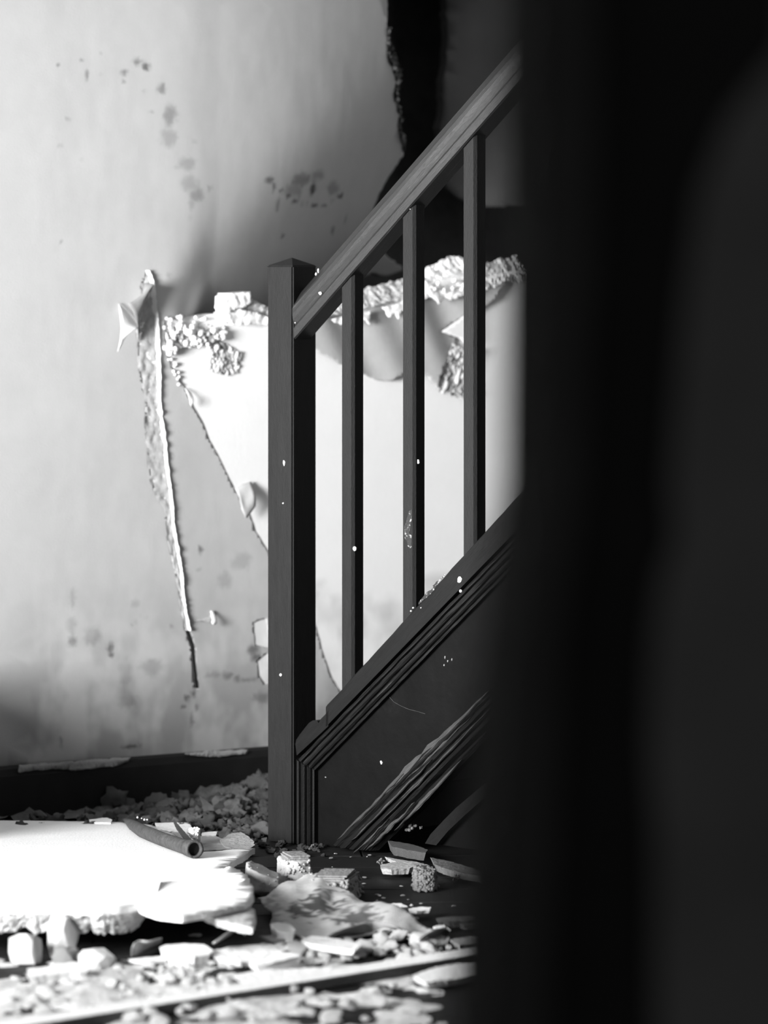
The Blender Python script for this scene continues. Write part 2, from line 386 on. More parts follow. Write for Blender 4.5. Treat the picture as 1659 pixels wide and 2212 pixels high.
# plaster scar seen in the long tear, its bright lifted lip, the dark crack below
def strip(name, left, right, off0, off1, nx, m, rough, parent, seed=0.0, sub=6):
    Lp = [Vector(q) for q in W(*left)]; Rp = [Vector(q) for q in W(*right)]
    def samp(P, t):
        k = t*(len(P)-1); i = min(int(k), len(P)-2); return P[i].lerp(P[i+1], k-i)
    ny = (max(len(Lp), len(Rp))-1)*sub; verts = []; faces = []
    for j in range(ny+1):
        a, b = samp(Lp, j/ny), samp(Rp, j/ny)
        for i in range(nx+1):
            q = a.lerp(b, i/nx); o = off0+(off1-off0)*i/nx + rough*fbm(q.x*90, q.y*60, seed, 4)
            verts.append(wall_pt(q.x, q.y, o))
    for j in range(ny):
        for i in range(nx):
            k = j*(nx+1)+i; faces.append((k, k+nx+1, k+nx+2, k+1))
    return from_py(name, verts, faces, m, parent, True)
def resample(P, n):
    P = [Vector(p) for p in P]; L = [0]
    for a, b in zip(P[:-1], P[1:]): L.append(L[-1]+(b-a).length)
    out = []
    for i in range(n):
        t = L[-1]*i/(n-1); k = max(0, min(len(P)-2, next((j for j in range(1, len(L)) if L[j] >= t), len(L)-1)-1))
        f = (t-L[k])/max(1e-9, L[k+1]-L[k]); out.append(tuple(P[k].lerp(P[k+1], f)))
    return out
tl = resample(TEAR_L[:21], 24); tr = resample(TEAR_R[:17], 24)
strip('plaster_scar', [(a-5, b) for a, b in tl], [(a+3, b) for a, b in tr], .001, .001, 10, M['scar'], .0035, wall, 1.0)
lipw = [max(1.2, 6.5-6*i/15)*(1+.7*fbm(i*1.7, 0, 2, 2)) for i in range(24)]
strip('torn_paper_edge', [(a-w, b) for (a, b), w in zip(tr, lipw)], [(a+1, b) for a, b in tr], -.001, .009, 3, M['white_plaster'], .004, wall, 5.0)
strip('wall_crack', [(401, 1362), (412, 1392), (417, 1447), (421, 1486)], [(407, 1362), (417, 1392), (422, 1447), (427, 1486)], .002, .002, 2, M['hollow'], .0005, wall)

# curled flap of wallpaper beside the tear
def sheet(name, grid, m, parent=None, thick=.0015):
    """grid of 3-D points -> two-sided curled sheet with thickness"""
    nj, ni = len(grid), len(grid[0])
    verts = [q for row in grid for q in row]; faces = []
    for j in range(nj-1):
        for i in range(ni-1):
            k = j*ni+i; faces.append((k, k+1, k+ni+1, k+ni))
    o = from_py(name, verts, faces, m, parent, True)
    md = o.modifiers.new('thickness', 'SOLIDIFY'); md.thickness = thick; md.offset = 0
    return o
def wall_flap(name, root, tip, out_, m, n=10, drop=None):
    """root, tip: polylines (same length) in photo pixels; the sheet curls out from root to tip"""
    R = [on_wall(*q) for q in root]; T = [on_wall(*q) for q in tip]; g = []
    for j in range(n+1):
        t = j/n; row = []
        for (a, b), (c, d) in zip(R, T):
            o = out_*math.sin(t*math.pi*.62)
            row.append(wall_pt(a+(c-a)*t, b+(d-b)*t, .004+o+.002*fbm(a*40+t*3, b*40, 2, 2)))
        g.append(row)
    return sheet(name, g, m, wall)
f1 = wall_flap('wallpaper_flap', resample([(308, 612), (304, 650), (300, 700), (298, 735)], 9), resample([(306, 615), (280, 640), (262, 652), (253, 655)], 9), .045, M['under'], 10)
f2 = wall_flap('wallpaper_curl', resample([(254, 655), (272, 672), (286, 690), (295, 705)], 8), resample([(236, 760), (244, 748), (252, 728), (268, 712)], 8), .035, M['white_plaster'], 8)
f3 = wall_flap('wallpaper_flap', resample([(506, 1056), (520, 1046), (540, 1040)], 7), resample([(510, 1098), (520, 1122), (541, 1092)], 7), .02, M['wallpaper'], 8)
f3['label'] = 'small hanging tab of grey wallpaper'
f4 = wall_flap('wallpaper_curl', resample([(397, 838), (404, 842), (411, 848)], 4), resample([(403, 872), (406, 880), (410, 868)], 4), .012, M['white_plaster'], 5)
f5 = wall_flap('wallpaper_curl', resample([(452, 1320), (458, 1318), (460, 1322)], 4), resample([(449, 1344), (453, 1350), (459, 1346)], 4), .012, M['white_plaster'], 4)
layer('plaster_chip', refine(chip, .003, .001), [], .006, lambda p, z, d: wall_pt(p, z, .0045-d), .002, M['scar'], wall)

# grey remnant paper on the white board, wavy and lifting
REM = W((640, 700), (690, 672), (740, 670), (787, 664), (830, 654), (860, 650), (920, 640), (965, 634), (1003, 626), (1053, 618), (1096, 606), (1079, 620), (1064, 645), (1053, 656), (1030, 668), (1012, 678), (999, 683), (988, 691), (975, 697), (966, 708), (952, 716), (970, 722), (985, 731), (982, 742), (979, 752), (971, 776), (958, 782), (950, 795), (944, 812), (938, 834), (928, 826), (920, 814), (895, 800), (871, 804), (860, 809), (849, 815), (840, 822), (831, 823), (818, 822), (807, 820), (785, 809), (760, 800), (738, 790), (724, 785), (710, 776), (695, 766), (680, 758), (650, 740))
def rem3(p, z, d):
    q = p*1.0 + (z-1.1)*.55
    w = .0042*math.sin(q*44+1.0)+.004*math.sin(q*21)
    return wall_pt(p, z, .012+w*min(1, max(.15, (1.215-z)/.06))-d)
rem = layer('wallpaper_remnant', refine(REM, .005, .0022), [], .008, rem3, .006, M['remnant'], wall)
rem['label'] = 'grey torn paper left hanging on the white board'

# foam and plaster rims of the break
def rim(name, front, back, off_f, off_b, m, rough, parent, seed=0, nx=22, sub=18, power=1.0, follow=False, mapf=on_wall):
    Fp = [Vector(mapf(*q)) for q in front]; Bp = [Vector(mapf(*q)) for q in back]
    def samp(P, t):
        k = t*(len(P)-1); i = min(int(k), len(P)-2); return P[i].lerp(P[i+1], k-i)
    ny = (max(len(Fp), len(Bp))-1)*sub; verts = []; faces = []
    for j in range(ny+1):
        a, b = samp(Fp, j/ny), samp(Bp, j/ny)
        for i in range(nx+1):
            t = i/nx; q = a.lerp(b, t)
            c = noise.voronoi(Vector((q.x*150, q.y*150, seed)))[0][0]
            o = off_f+(off_b-off_f)*t**power + rough*(1.0-1.6*c) + rough*.8*fbm(q.x*35, q.y*35, seed, 3)
            dz = .006*fbm(q.x*50, 3.3, seed, 3)
            if follow: o -= cave(q.x, q.y)
            verts.append(wall_pt(q.x, q.y+dz*t, o))
    for j in range(ny):
        for i in range(nx):
            k = j*(nx+1)+i; faces.append((k, k+1, k+nx+2, k+nx+1))
    return from_py(name, verts, faces, m, parent, True)
r1 = rim('insulation_edge', [(925-40, 652), (920, 641), (960, 640), (1003, 632), (1030, 624)], [(890, 606), (925, 588), (960, 572), (1003, 553), (1030, 556)], .020, -.05, M['foam'], .007, wall, 2.0)
r1['label'] = 'white broken foam edge under the dark hole'
r2 = rim('plaster_edge', [(660, 706), (700, 682), (740, 676), (790, 664), (830, 652), (890, 648)], [(660, 690), (700, 664), (740, 648), (790, 626), (830, 618), (890, 600)], .018, -.03, M['rim'], .006, wall, 5.0)
r3 = rim('insulation_edge', [(1030, 626), (1060, 622), (1085, 606), (1110, 612), (1140, 600)], [(1030, 566), (1060, 570), (1085, 566), (1110, 556), (1140, 552)], .018, -.04, M['foam_grey'], .008, wall, 9.0)
r4 = rim('insulation_edge', [(356, 748), (380, 752), (410, 748), (440, 738), (470, 732), (482, 722)], [(354, 688), (380, 684), (410, 682), (440, 684), (470, 688), (482, 690)], .013, -.012, M['foam_grey'], .009, wall, 12.0)
r4['label'] = 'crumbled grey and white foam beads at the corner of the break'
r5 = rim('insulation_edge', [(938, 838), (950, 850), (985, 858), (1012, 872)], [(972, 742), (980, 744), (1000, 752), (1014, 756)], .006, .012, M['foam_grey'], .009, wall, 17.0)
r6 = rim('foam_scar', [(452, 800), (465, 806), (490, 812), (512, 806)], [(456, 752), (470, 740), (490, 744), (520, 760)], .002, .003, M['foam_grey'], .005, wall, 21.0)
# torn white tufts under the plaster edge
for tuft in ([(700, 690), (735, 682), (785, 672), (783, 700), (770, 690), (762, 702), (745, 690), (722, 700)], [(812, 664), (862, 650), (862, 676), (852, 668), (846, 688), (838, 676), (826, 684)], [(918, 640), (960, 632), (975, 640), (960, 648), (945, 642), (932, 655)], [(960, 634), (1010, 626), (1010, 634), (985, 640)]):
    layer('torn_paper_edge', refine(W(*tuft), .004, .0025), [], .006, lambda p, z, d: wall_pt(p, z, .032+.004*fbm(p*50, z*50, 1, 2)-d), .005, M['white_plaster'], wall)
layer('torn_paper_edge', refine(W((945, 716), (967, 700), (980, 692), (991, 683), (1000, 679), (1000, 745), (982, 730)), .004, .0012), [], .008, lambda p, z, d: wall_pt(p, z, .021-d), .003, M['white_plaster'], wall)
# foam beads along the broken rims
def bead_bm(bm, c, r, sub=1):
    bmesh.ops.create_icosphere(bm, subdivisions=sub, radius=r, matrix=Matrix.Translation(c))
bm = bmesh.new()
for i in range(70):
    u = random.uniform(352, 480); v = random.uniform(684, 752) if u > 375 else random.uniform(686, 768)
    p, z = on_wall(u, v); bead_bm(bm, wall_pt(p, z, random.uniform(.002, .016)), random.uniform(.004, .010))
for i in range(14):
    t = random.random(); u = 366+t*22+random.uniform(-4, 8); v = 775+t*58; p, z = on_wall(u, v); bead_bm(bm, wall_pt(p, z, .004), random.uniform(.002, .005))
for i in range(60):
    t = random.random(); u = 890+t*118; v = 648-t*18-random.random()*66; p, z = on_wall(u, v); bead_bm(bm, wall_pt(p, z, random.uniform(-.01, .02)), random.uniform(.003, .006))
fb = from_bm('foam_beads', bm, M['foam'], wall, True); tag(fb, None, kind='stuff')

# white lump of board standing proud above the break, left of the newel
def lump_mesh(name, pts2d, t, rough, m, parent, off, seed=0.0, sp=.006):
    """rough-faced slab: outline in photo pixels on the wall"""
    return layer(name, refine(W(*pts2d), .004, .0025), [], sp, lambda p, z, d: wall_pt(p, z, off+rough*fbm(p*55, z*55, seed, 4)-d), t, m, parent, smooth=True)
c1 = lump_mesh('foam_chunk', [(473, 640), (480, 634), (505, 631), (524, 630), (525, 648), (527, 655), (508, 664), (492, 668), (480, 676), (472, 672)], .05, .006, M['foam'], wall, .035, 1.0)
c1['label'] = 'white block of foam standing up above the break'
c2 = lump_mesh('foam_chunk', [(527, 652), (535, 645), (552, 656), (572, 666), (585, 676), (585, 690), (560, 684), (530, 672), (500, 668), (508, 662)], .04, .006, M['rim'], wall, .022, 4.0)
c3 = lump_mesh('foam_chunk', [(472, 674), (500, 668), (530, 672), (560, 684), (590, 690), (590, 704), (560, 700), (545, 698), (515, 702), (490, 700), (476, 690)], .05, .005, M['foam'], wall, .03, 7.0)

# hole: back of the cavity and the pale lining on its right
layer('cavity_back', W((600, -300), (600, 760), (1750, 760), (1750, -300)), [], .05, lambda p, z, d: wall_pt(p, z, -.75+.02*fbm(p*9, z*9, 0, 4)-d), .03, M['masonry'], wall)
PLN = on_wall(1080, 200, -.45)[0]
layer('cavity_lining', refine([on_wall(u, v, -.45) for u, v in ((1000, -300), (992, 130), (985, 300), (990, 400), (1010, 425), (1050, 440), (1054, 446), (1130, 446), (1400, 450), (1400, -300))], .01, .004), [], .03, lambda p, z, d: wall_pt(p, z, -.45-1.1*max(0, PLN-p)**1.4+.01*fbm(p*9, z*9, 5, 4)-d), .03, M['lining'], wall)
rim('hole_edge', [(833, 60), (838, 130), (848, 150), (857, 178), (851, 208), (858, 232), (863, 255), (860, 285), (870, 318), (872, 345)], [(860, 60), (880, 110), (888, 140), (890, 165), (882, 205), (872, 230), (888, 258), (884, 290), (880, 330), (880, 350)], 0.004, -.06, M['rubble_dark'], .02, wall, 31.0, nx=10, follow=True, mapf=on_cave)

# ---- baseboard
bmb = bmesh.new()
prof = [(.0, 0), (.016, 0), (.016, zbase-.022), (.012, zbase-.006), (.006, zbase), (0, zbase)]
for pp in (PL, PR):
    for o_, z in prof: bmb.verts.new(wall_pt(pp, z, o_))
bmb.verts.ensure_lookup_table(); n = len(prof)
for i in range(n): bmb.faces.new((bmb.verts[i], bmb.verts[(i+1) % n], bmb.verts[n+(i+1) % n], bmb.verts[n+i]))
bmb.faces.new([bmb.verts[i] for i in range(n)]); bmb.faces.new([bmb.verts[n+i] for i in range(n)][::-1])
bb = from_bm('baseboard_back', bmb, M['baseboard']); tag(bb, 'black painted baseboard with flaking top edge', kind='structure')
for poly in ([(40, 1652), (118, 1648), (200, 1640), (282, 1636), (276, 1645), (245, 1655), (200, 1660), (160, 1663), (118, 1661), (40, 1668)], [(398, 1628), (450, 1622), (535, 1620), (530, 1628), (480, 1634), (430, 1634)]):
    pw = [on_wall(u, v, .017) for u, v in poly]
    layer('peeling_paint', refine(pw, .004, .002), [], .01, lambda p, z, d: wall_pt(p, z, .0195-d), .003, M['greyshard'], bb)

# ---- the rest of the room shell (outside the frame) and an added light blocker
def slab_obj(name, lo, hi, m):
    bm = bmesh.new(); box_bm(bm, lo, hi); return from_bm(name, bm, m)
def wall_with_hole(name, x, t, y0, y1, z1, hy0, hy1, hz0, hz1, m):
    bm = bmesh.new()
    for lo, hi in (((x-t, y0, 0), (x, hy0, z1)), ((x-t, hy1, 0), (x, y1, z1)), ((x-t, hy0, 0), (x, hy1, hz0)), ((x-t, hy0, hz1), (x, hy1, z1))): box_bm(bm, lo, hi)
    return from_bm(name, bm, m)
bm = bmesh.new()
for lo, hi in (((-6.3, 0), (VY0, 2.6)), ((VY0, 0), (VY1, VZ0)), ((VY0, VZ1), (VY1, 2.6)), ((VY1, 0), (WY0, 2.6)), ((WY0, 0), (WY1, WZ0)), ((WY0, WZ1), (WY1, 2.6)), ((WY1, 0), (-1.15, 2.6))):  # also leaves the opening for the added fill lamp
    box_bm(bm, (WX-.14, lo[0], lo[1]), (WX+.02, hi[0], hi[1]))
wl = from_bm('wall_left', bm, M['wall_grey']); tag(wl, 'left wall with a window opening', kind='structure')
lw = slab_obj('shade_block', (-1.22, -.45, 0), (-1.0, .08, .36), M['wall_grey']); tag(lw, 'low unseen block added to shade the lower wall', kind='structure')  # added block out of view, shades the low wall and newel base
wr = slab_obj('wall_right', (2.1, -6.3, 0), (2.25, 2.3, 2.6), M['wall_grey']); tag(wr, 'plain right wall', kind='structure')
ce = slab_obj('ceiling', (-3.3, -6.3, 2.62), (2.6, 2.9, 2.7), M['ceiling']); tag(ce, 'plain ceiling', kind='structure')
# ---- black door frame the picture is taken past, close to the lens and out of focus
YD = -6.33
def door_x(u, z=None): return (u-U0)/F*(YD+D)
def door_poly(name, pts, y0, y1, m, parent):
    """plate of the door, outline given by (pixel column, height)"""
    n = len(pts); v = [(door_x(u), y0, z) for u, z in pts]+[(door_x(u), y1, z) for u, z in pts]
    f = [tuple(range(n)), tuple(range(2*n-1, n-1, -1))]+[(i, n+i, n+(i+1) % n, (i+1) % n) for i in range(n)]
    bm = bmesh.new()
    vv = [bm.verts.new(q) for q in v]
    for q in f: bm.faces.new([vv[i] for i in q])
    return from_bm(name, bm, m, parent)
def zz(v): return H-(v-V0)/F*(YD+D)
EDGE = [(960, .02), (978, zz(2050)), (1004, zz(1700)), (1034, zz(1400)), (1084, zz(1050)), (1088, zz(560)), (1080, zz(100)), (1082, 2.05)]
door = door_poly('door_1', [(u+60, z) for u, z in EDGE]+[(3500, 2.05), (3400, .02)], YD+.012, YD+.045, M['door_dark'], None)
tag(door, 'black door standing close to the lens and out of focus', kind='structure')
# the stile: its narrow edge turns a little towards the room
bm = bmesh.new(); rr_ = []
for i, (u, z) in enumerate(EDGE):
    x = door_x(u); w = .055+.006*math.sin(i*1.3)
    rr_.append([bm.verts.new(q) for q in ((x, YD+.045, z), (x+.022, YD, z), (x+w, YD-.002, z), (x+w, YD+.045, z))])
for a_, b_ in zip(rr_[:-1], rr_[1:]):
    for i in range(4): bm.faces.new((a_[i], a_[(i+1) % 4], b_[(i+1) % 4], b_[i]))
bm.faces.new(rr_[0]); bm.faces.new(rr_[-1][::-1])
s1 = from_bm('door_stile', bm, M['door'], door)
s2 = door_poly('faded_paint', [(1490, .02), (1420, zz(2100)), (1418, zz(1800)), (1405, zz(1600)), (1412, zz(1400)), (1432, zz(1250)), (1462, zz(1170)), (1450, zz(1050)), (1466, zz(850)), (1482, zz(650)), (1512, zz(420)), (1580, zz(250)), (1700, zz(100)), (1800, 2.0), (3300, 2.0), (3250, .02)], YD+.006, YD+.012, M['door_worn'], door)

# ================================================================== STAIRCASE
stair = empty('staircase', (SX, 0, 0), -TH)
tag(stair, 'dark painted wooden staircase with square newel and plain balusters', 'staircase')
stair['label'] = 'dark painted wooden staircase with square newel and balusters climbing behind the door'
SL = 1.55
def sweep(name, prof, s0, s1, n, m, smooth=False, warp=None, ends=None):
    """prof: (y, z0, rise) lines swept along the flight"""
    bm = bmesh.new(); rings = []
    for j in range(n+1):
        t = j/n; ring = []
        for i, (y, z0, r) in enumerate(prof):
            a = s0[i] if isinstance(s0, (list, tuple)) else s0
            s = a+(s1-a)*t; q = Vector((s, y, z0+r*s))
            if warp: q = q+warp(q, i)
            ring.append(bm.verts.new(q))
        rings.append(ring)
    k = len(prof)
    for j in range(n):
        for i in range(k): bm.faces.new((rings[j][i], rings[j+1][i], rings[j+1][(i+1) % k], rings[j][(i+1) % k]))
    bm.faces.new(rings[0]); bm.faces.new(rings[-1][::-1])
    return from_bm(name, bm, m, stair, smooth)
# newel
hs = .038
bm = bmesh.new(); box_bm(bm, (-hs, -hs, 0), (hs, hs, 1.238))
bmesh.ops.bevel(bm, geom=[e for e in bm.edges if abs(e.verts[0].co.z-e.verts[1].co.z) > .5], offset=.0035, segments=2, affect='EDGES')
newel = from_bm('newel_post', bm, M['stair'], stair)
bm = bmesh.new()
b0 = [bm.verts.new((x*hs*1.0, y*hs*1.0, 1.238)) for x, y in ((-1, -1), (1, -1), (1, 1), (-1, 1))]
b1 = [bm.verts.new((x*(hs-.0035), y*(hs-.0035), 1.2425)) for x, y in ((-1, -1), (1, -1), (1, 1), (-1, 1))]
tip = bm.verts.new((0, 0, 1.2585)); bm.faces.new(b0[::-1])
for i in range(4):
    bm.faces.new((b0[i], b0[(i+1) % 4], b1[(i+1) % 4], b1[i])); bm.faces.new((b1[i], b1[(i+1) % 4], tip))
from_bm('post_cap', bm, M['stair'], newel)
# handrail
RB, RR = 1.0505, .845
rail_prof = []
for y, h in ((-.030, 0), (-.034, .003), (-.0345, .024), (-.0325, .0275), (-.0315, .031), (-.033, .036), (-.0355, .045), (-.0372, .056), (-.0368, .067), (-.034, .0745), (-.028, .0815), (-.020, .092), (-.012, .101), (-.004, .107), (.004, .1075), (.012, .100), (.017, .088), (.0185, .07), (.016, .045), (.0125, .035), (.019, .027), (.020, .003), (.017, 0)):
    rail_prof.append((y, RB+h, RR))
rail = sweep('handrail', rail_prof, .036, SL, 40, M['rail'])
for p_ in rail.data.polygons: p_.use_smooth = False
# balusters
bal_s = [.187, .361, .5295, .700, .871, 1.042, 1.213, 1.384]
def baluster(s):
    a = .016; c = .0055; y0 = -.010
    ring = [(-a, -a+0), (a-c, -a), (a, -a+c), (a, a), (-a, a)]
    bm = bmesh.new(); n = len(ring); lo = []; hi = []
    for x, y in ring:
        lo.append(bm.verts.new((s+x, y0+y, .1835+.875*(s+x)-.02))); hi.append(bm.verts.new((s+x, y0+y, RB+.004+RR*(s+x))))
    for i in range(n): bm.faces.new((lo[i], lo[(i+1) % n], hi[(i+1) % n], hi[i]))
    bm.faces.new(lo[::-1]); bm.faces.new(hi)
    return from_bm('baluster', bm, M['stair'], stair)
bals = [baluster(s) for s in bal_s]
# string cap, mouldings, panel, worn lower board
CZ, CR = .1835, .875
def cap_warp(q, i):
    return Vector((0, 0, (.0018*fbm(q.x*25, 0, 3, 3)) if i in (1, 2) else 0))
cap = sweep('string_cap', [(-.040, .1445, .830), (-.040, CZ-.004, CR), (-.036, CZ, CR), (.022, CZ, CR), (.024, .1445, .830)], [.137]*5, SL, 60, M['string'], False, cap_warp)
# notched worn end of the cap against the newel
bm = bmesh.new()
out = [on_stair(u, v, -.040) for u, v in ((641, 1632), (638, 1607), (640, 1598), (648, 1586), (658, 1573), (668, 1561), (676, 1556), (685, 1557), (688, 1562), (694, 1552), (702, 1544), (709, 1536), (709, 1569))]
a = [bm.verts.new((s, -.040, z)) for s, z in out]; b = [bm.verts.new((s, .02, z)) for s, z in out]; n = len(out)
bm.faces.new(a); bm.faces.new(b[::-1])
for i in range(n): bm.faces.new((a[i], b[i], b[(i+1) % n], a[(i+1) % n]))
from_bm('worn_end', bm, M['string'], cap)
def mould_pts(z0a, ra, z0b, rb):
    """ribbed moulding between two lines"""
    P = []
    for f, y in ((0, -.018), (0.02, -.026), (.10, -.034), (.20, -.037), (.26, -.036), (.29, -.029), (.33, -.029), (.36, -.034), (.50, -.0365), (.56, -.034), (.585, -.027), (.64, -.027), (.665, -.032), (.76, -.034), (.82, -.030), (.84, -.024), (.89, -.024), (.92, -.029), (1.0, -.028), (1.0, -.012)):
        P.append((y, z0a+(z0b-z0a)*f, ra+(rb-ra)*f))
    return P
mp_ = mould_pts(.1445, .830, .0835, .832)
def m_start(z0): return .047+.047*(1-(z0-.0835)/.061)
def rough_warp(q, i): return Vector((0, .0016*fbm(q.x*30, i*.7, 2, 3), .0012*fbm(q.x*22, i*.7, 5, 3)))
mould = sweep('string_moulding', mp_, [m_start(p[1]) for p in mp_], SL, 80, M['mould'], False, rough_warp)
# vertical moulding beside the newel, mitred to the sloping one
prof_v = [(f, y) for f, y in ((0, -.018), (.02, -.026), (.10, -.034), (.20, -.037), (.26, -.036), (.29, -.029), (.33, -.029), (.36, -.034), (.50, -.0365), (.56, -.034), (.585, -.027), (.64, -.027), (.665, -.032), (.76, -.034), (.82, -.030), (.84, -.024), (.89, -.024), (.92, -.029), (1.0, -.028), (1.0, -.012))]
bm = bmesh.new(); lo = []; hi = []
for f, y in prof_v:
    s = .040+.052*f; lo.append(bm.verts.new((s, y, 0.0))); hi.append(bm.verts.new((s, y, .1445+.830*.047 + (.0835+.832*.094-.1445-.830*.047)*f)))
n = len(lo)
for i in range(n): bm.faces.new((lo[i], lo[(i+1) % n], hi[(i+1) % n], hi[i]))
bm.faces.new(lo[::-1]); bm.faces.new(hi)
from_bm('newel_moulding', bm, M['string'], stair)
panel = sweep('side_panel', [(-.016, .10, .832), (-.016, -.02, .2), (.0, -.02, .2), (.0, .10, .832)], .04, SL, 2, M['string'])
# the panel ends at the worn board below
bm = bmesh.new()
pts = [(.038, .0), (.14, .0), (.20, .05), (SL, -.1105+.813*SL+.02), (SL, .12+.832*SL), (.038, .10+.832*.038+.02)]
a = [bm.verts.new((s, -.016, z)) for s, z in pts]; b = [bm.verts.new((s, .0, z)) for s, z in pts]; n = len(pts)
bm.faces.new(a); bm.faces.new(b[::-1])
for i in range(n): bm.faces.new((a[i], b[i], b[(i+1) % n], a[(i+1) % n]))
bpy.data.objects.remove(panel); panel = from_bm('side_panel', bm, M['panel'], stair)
# worn lower board: layered splintered plank lying along the flight
def lower_warp(q, i):
    return Vector((0, .0022*fbm(q.x*14, i*1.7, 6, 3), (.009 if i in (0, 1, 2) else .0022)*fbm(q.x*(16 if i in (0, 1) else 8), i*1.3, 2, 4)))
LP = []
for f, y in ((0, -.010), (0.0, -.024), (.10, -.040), (.18, -.044), (.24, -.038), (.30, -.046), (.42, -.049), (.46, -.041), (.52, -.050), (.62, -.053), (.66, -.046), (.72, -.052), (.80, -.050), (.86, -.036), (.93, -.034), (1.0, -.024), (1.0, -.002)):
    LP.append((y, -.1105+(-.232+.1105)*f, .810+(.865-.810)*f))
l0 = [max(.12, (0.006-z0)/r) for y, z0, r in LP]
lower = sweep('lower_string', LP, l0, SL, 110, M['worn'], False, lower_warp)
def sliver(s0, s1, f0, f1, y, t, m):
    bm = bmesh.new(); n = 14; A_ = []; 
    for k in range(n+1):
        q = k/n; s = s0+(s1-s0)*q; w = (math.sin(q*math.pi)**.6)*.5+.02
        zt = -.1105+.810*s; zb = -.232+.865*s; mid = zt+(zb-zt)*(f0+(f1-f0)*q)+.003*fbm(s*40, f0*9, 1, 3); h = t*w*(1+.8*fbm(s*60, f0*5, 4, 2))
        A_.append([bm.verts.new(p_) for p_ in ((s, y, mid+h), (s, y-.004, mid+h*.3), (s, y-.003, mid-h*.6), (s, y, mid-h))])
    for a_, b_ in zip(A_[:-1], A_[1:]):
        for k in range(4): bm.faces.new((a_[k], a_[(k+1) % 4], b_[(k+1) % 4], b_[k]))
    bm.faces.new(A_[0]); bm.faces.new(A_[-1][::-1])
    return from_bm('splinter', bm, m, lower)
for a_ in ((.28, .50, .02, .03, -.036, .020), (.42, .60, .10, .06, -.040, .010), (.17, .36, .06, .04, -.038, .010), (.22, .45, .42, .40, -.050, .007), (.30, .62, .64, .60, -.053, .006), (.26, .40, .86, .93, -.046, .010), (.36, .56, .26, .30, -.046, .006), (.33, .52, 1.0, .96, -.034, .012), (.2, .33, .7, .74, -.052, .006)):
    sliver(*a_, M['splinter'])
lower['label'] = 'splintered worn lower string board'
# slanting board and pale skirting at the dark gap under the flight
def stair_plate(name, pix, yl, t, m):
    P = [on_stair(u, v, yl) for u, v in pix]; n = len(P)
    bm = bmesh.new(); a = [bm.verts.new((s, yl, z)) for s, z in P]; b = [bm.verts.new((s, yl+t, z)) for s, z in P]
    bm.faces.new(a); bm.faces.new(b[::-1])
    for i in range(n): bm.faces.new((a[i], b[i], b[(i+1) % n], a[(i+1) % n]))
    return from_bm(name, bm, m, stair)
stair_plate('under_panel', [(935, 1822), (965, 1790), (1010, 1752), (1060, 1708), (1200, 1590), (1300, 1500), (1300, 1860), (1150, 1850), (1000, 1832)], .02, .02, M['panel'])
stair_plate('under_batten', [(918, 1822), (930, 1802), (960, 1770), (985, 1745), (1050, 1690), (1200, 1560), (1215, 1575), (1060, 1712), (1005, 1760), (968, 1795), (942, 1826)], .0, .016, M['string'])
# treads and risers behind the string
for k in range(7):
    s = .05+.205*k; zt = .174*(k+1)-.02
    bm = bmesh.new(); box_bm(bm, (s, .004, zt-.174+(0 if k else .02)), (s+.02, .72, zt-.026)); from_bm('riser', bm, M['string'], stair)
    bm = bmesh.new(); box_bm(bm, (s-.018, .004, zt-.026), (min(s+.225, SL), .72, zt)); bevel(bm, .004, 1); from_bm('tread', bm, M['string'], stair)

# paint flecks, scrapes and a cobweb thread on the woodwork
def fleck(u, v, yl, r, parent=stair, elong=1.0, face='out'):
    bm = bmesh.new(); s, z = on_stair(u, v, yl); n = 7
    ph = random.random()*6
    ring = []
    for i in range(n):
        a = ph+i*2*math.pi/n; rr = r*random.uniform(.65, 1.1)*.001
        if face == 'out': ring.append((s+math.cos(a)*rr*1.2, yl-.0012, z+math.sin(a)*rr*elong))
    vv = [bm.verts.new(q) for q in ring]; c = bm.verts.new((s, yl-.0035, z)); bk = [bm.verts.new((q[0], yl+.001, q[2])) for q in ring]
    for i in range(n):
        bm.faces.new((vv[i], vv[(i+1) % n], c)); bm.faces.new((bk[i], bk[(i+1) % n], vv[(i+1) % n], vv[i]))
    return from_bm('paint_fleck', bm, M['fleck' if yl < -.02 else 'greyshard'], parent)
for u, v, yl, r, e in ((692, 634, -.0345, 4, 1), (884, 450, -.026, 4, 1), (766, 1185, -.0225, 4.5, 1.2), (993, 1252, -.040, 6, 1.6), (996, 1277, -.037, 3.5, 1), (607, 1458, -.038, 3, 1.2), (614, 1000, -.038, 3, 2.2), (612, 1087, -.038, 2, 1), (904, 997, -.026, 2.5, 2), (688, 584, -.034, 2, 3), (683, 592, -.034, 2, 2),
                       (893, 1313, -.040, 2.2, 1), (888, 1320, -.040, 2.2, 1), (910, 1313, -.040, 1.6, 1), (962, 1420, -.016, 1.2, 3), (968, 1428, -.016, 1.4, 2), (977, 1425, -.016, 1.1, 3), (960, 1437, -.016, 1.2, 2), (824, 1647, -.016, 3, 1.6), (704, 1679, -.016, 1.5, 1), (638, 697, -.034, 1.5, 1), (657, 650, -.034, 2, 1)):
    fleck(u, v, yl, r, stair, e)
def scrape(pix, yl, parent, m=None):
    P = [on_stair(u, v, yl) for u, v in pix]; P2 = refine(P, .003, .002)
    V, T = tri_region(P2, [], .01)
    return from_py('paint_scrape', [(x, yl-.0008, z) for x, z in V], [tuple(int(i) for i in t) for t in T], m or M['scuff'], parent)
scrape([(880, 1120), (884, 1105), (890, 1100), (891, 1120), (884, 1150), (890, 1160), (888, 1185), (882, 1178), (876, 1160), (874, 1140)], -.026, stair)
scrape([(905, 1300), (925, 1278), (945, 1262), (940, 1274), (920, 1292), (905, 1306)], -.040, stair)
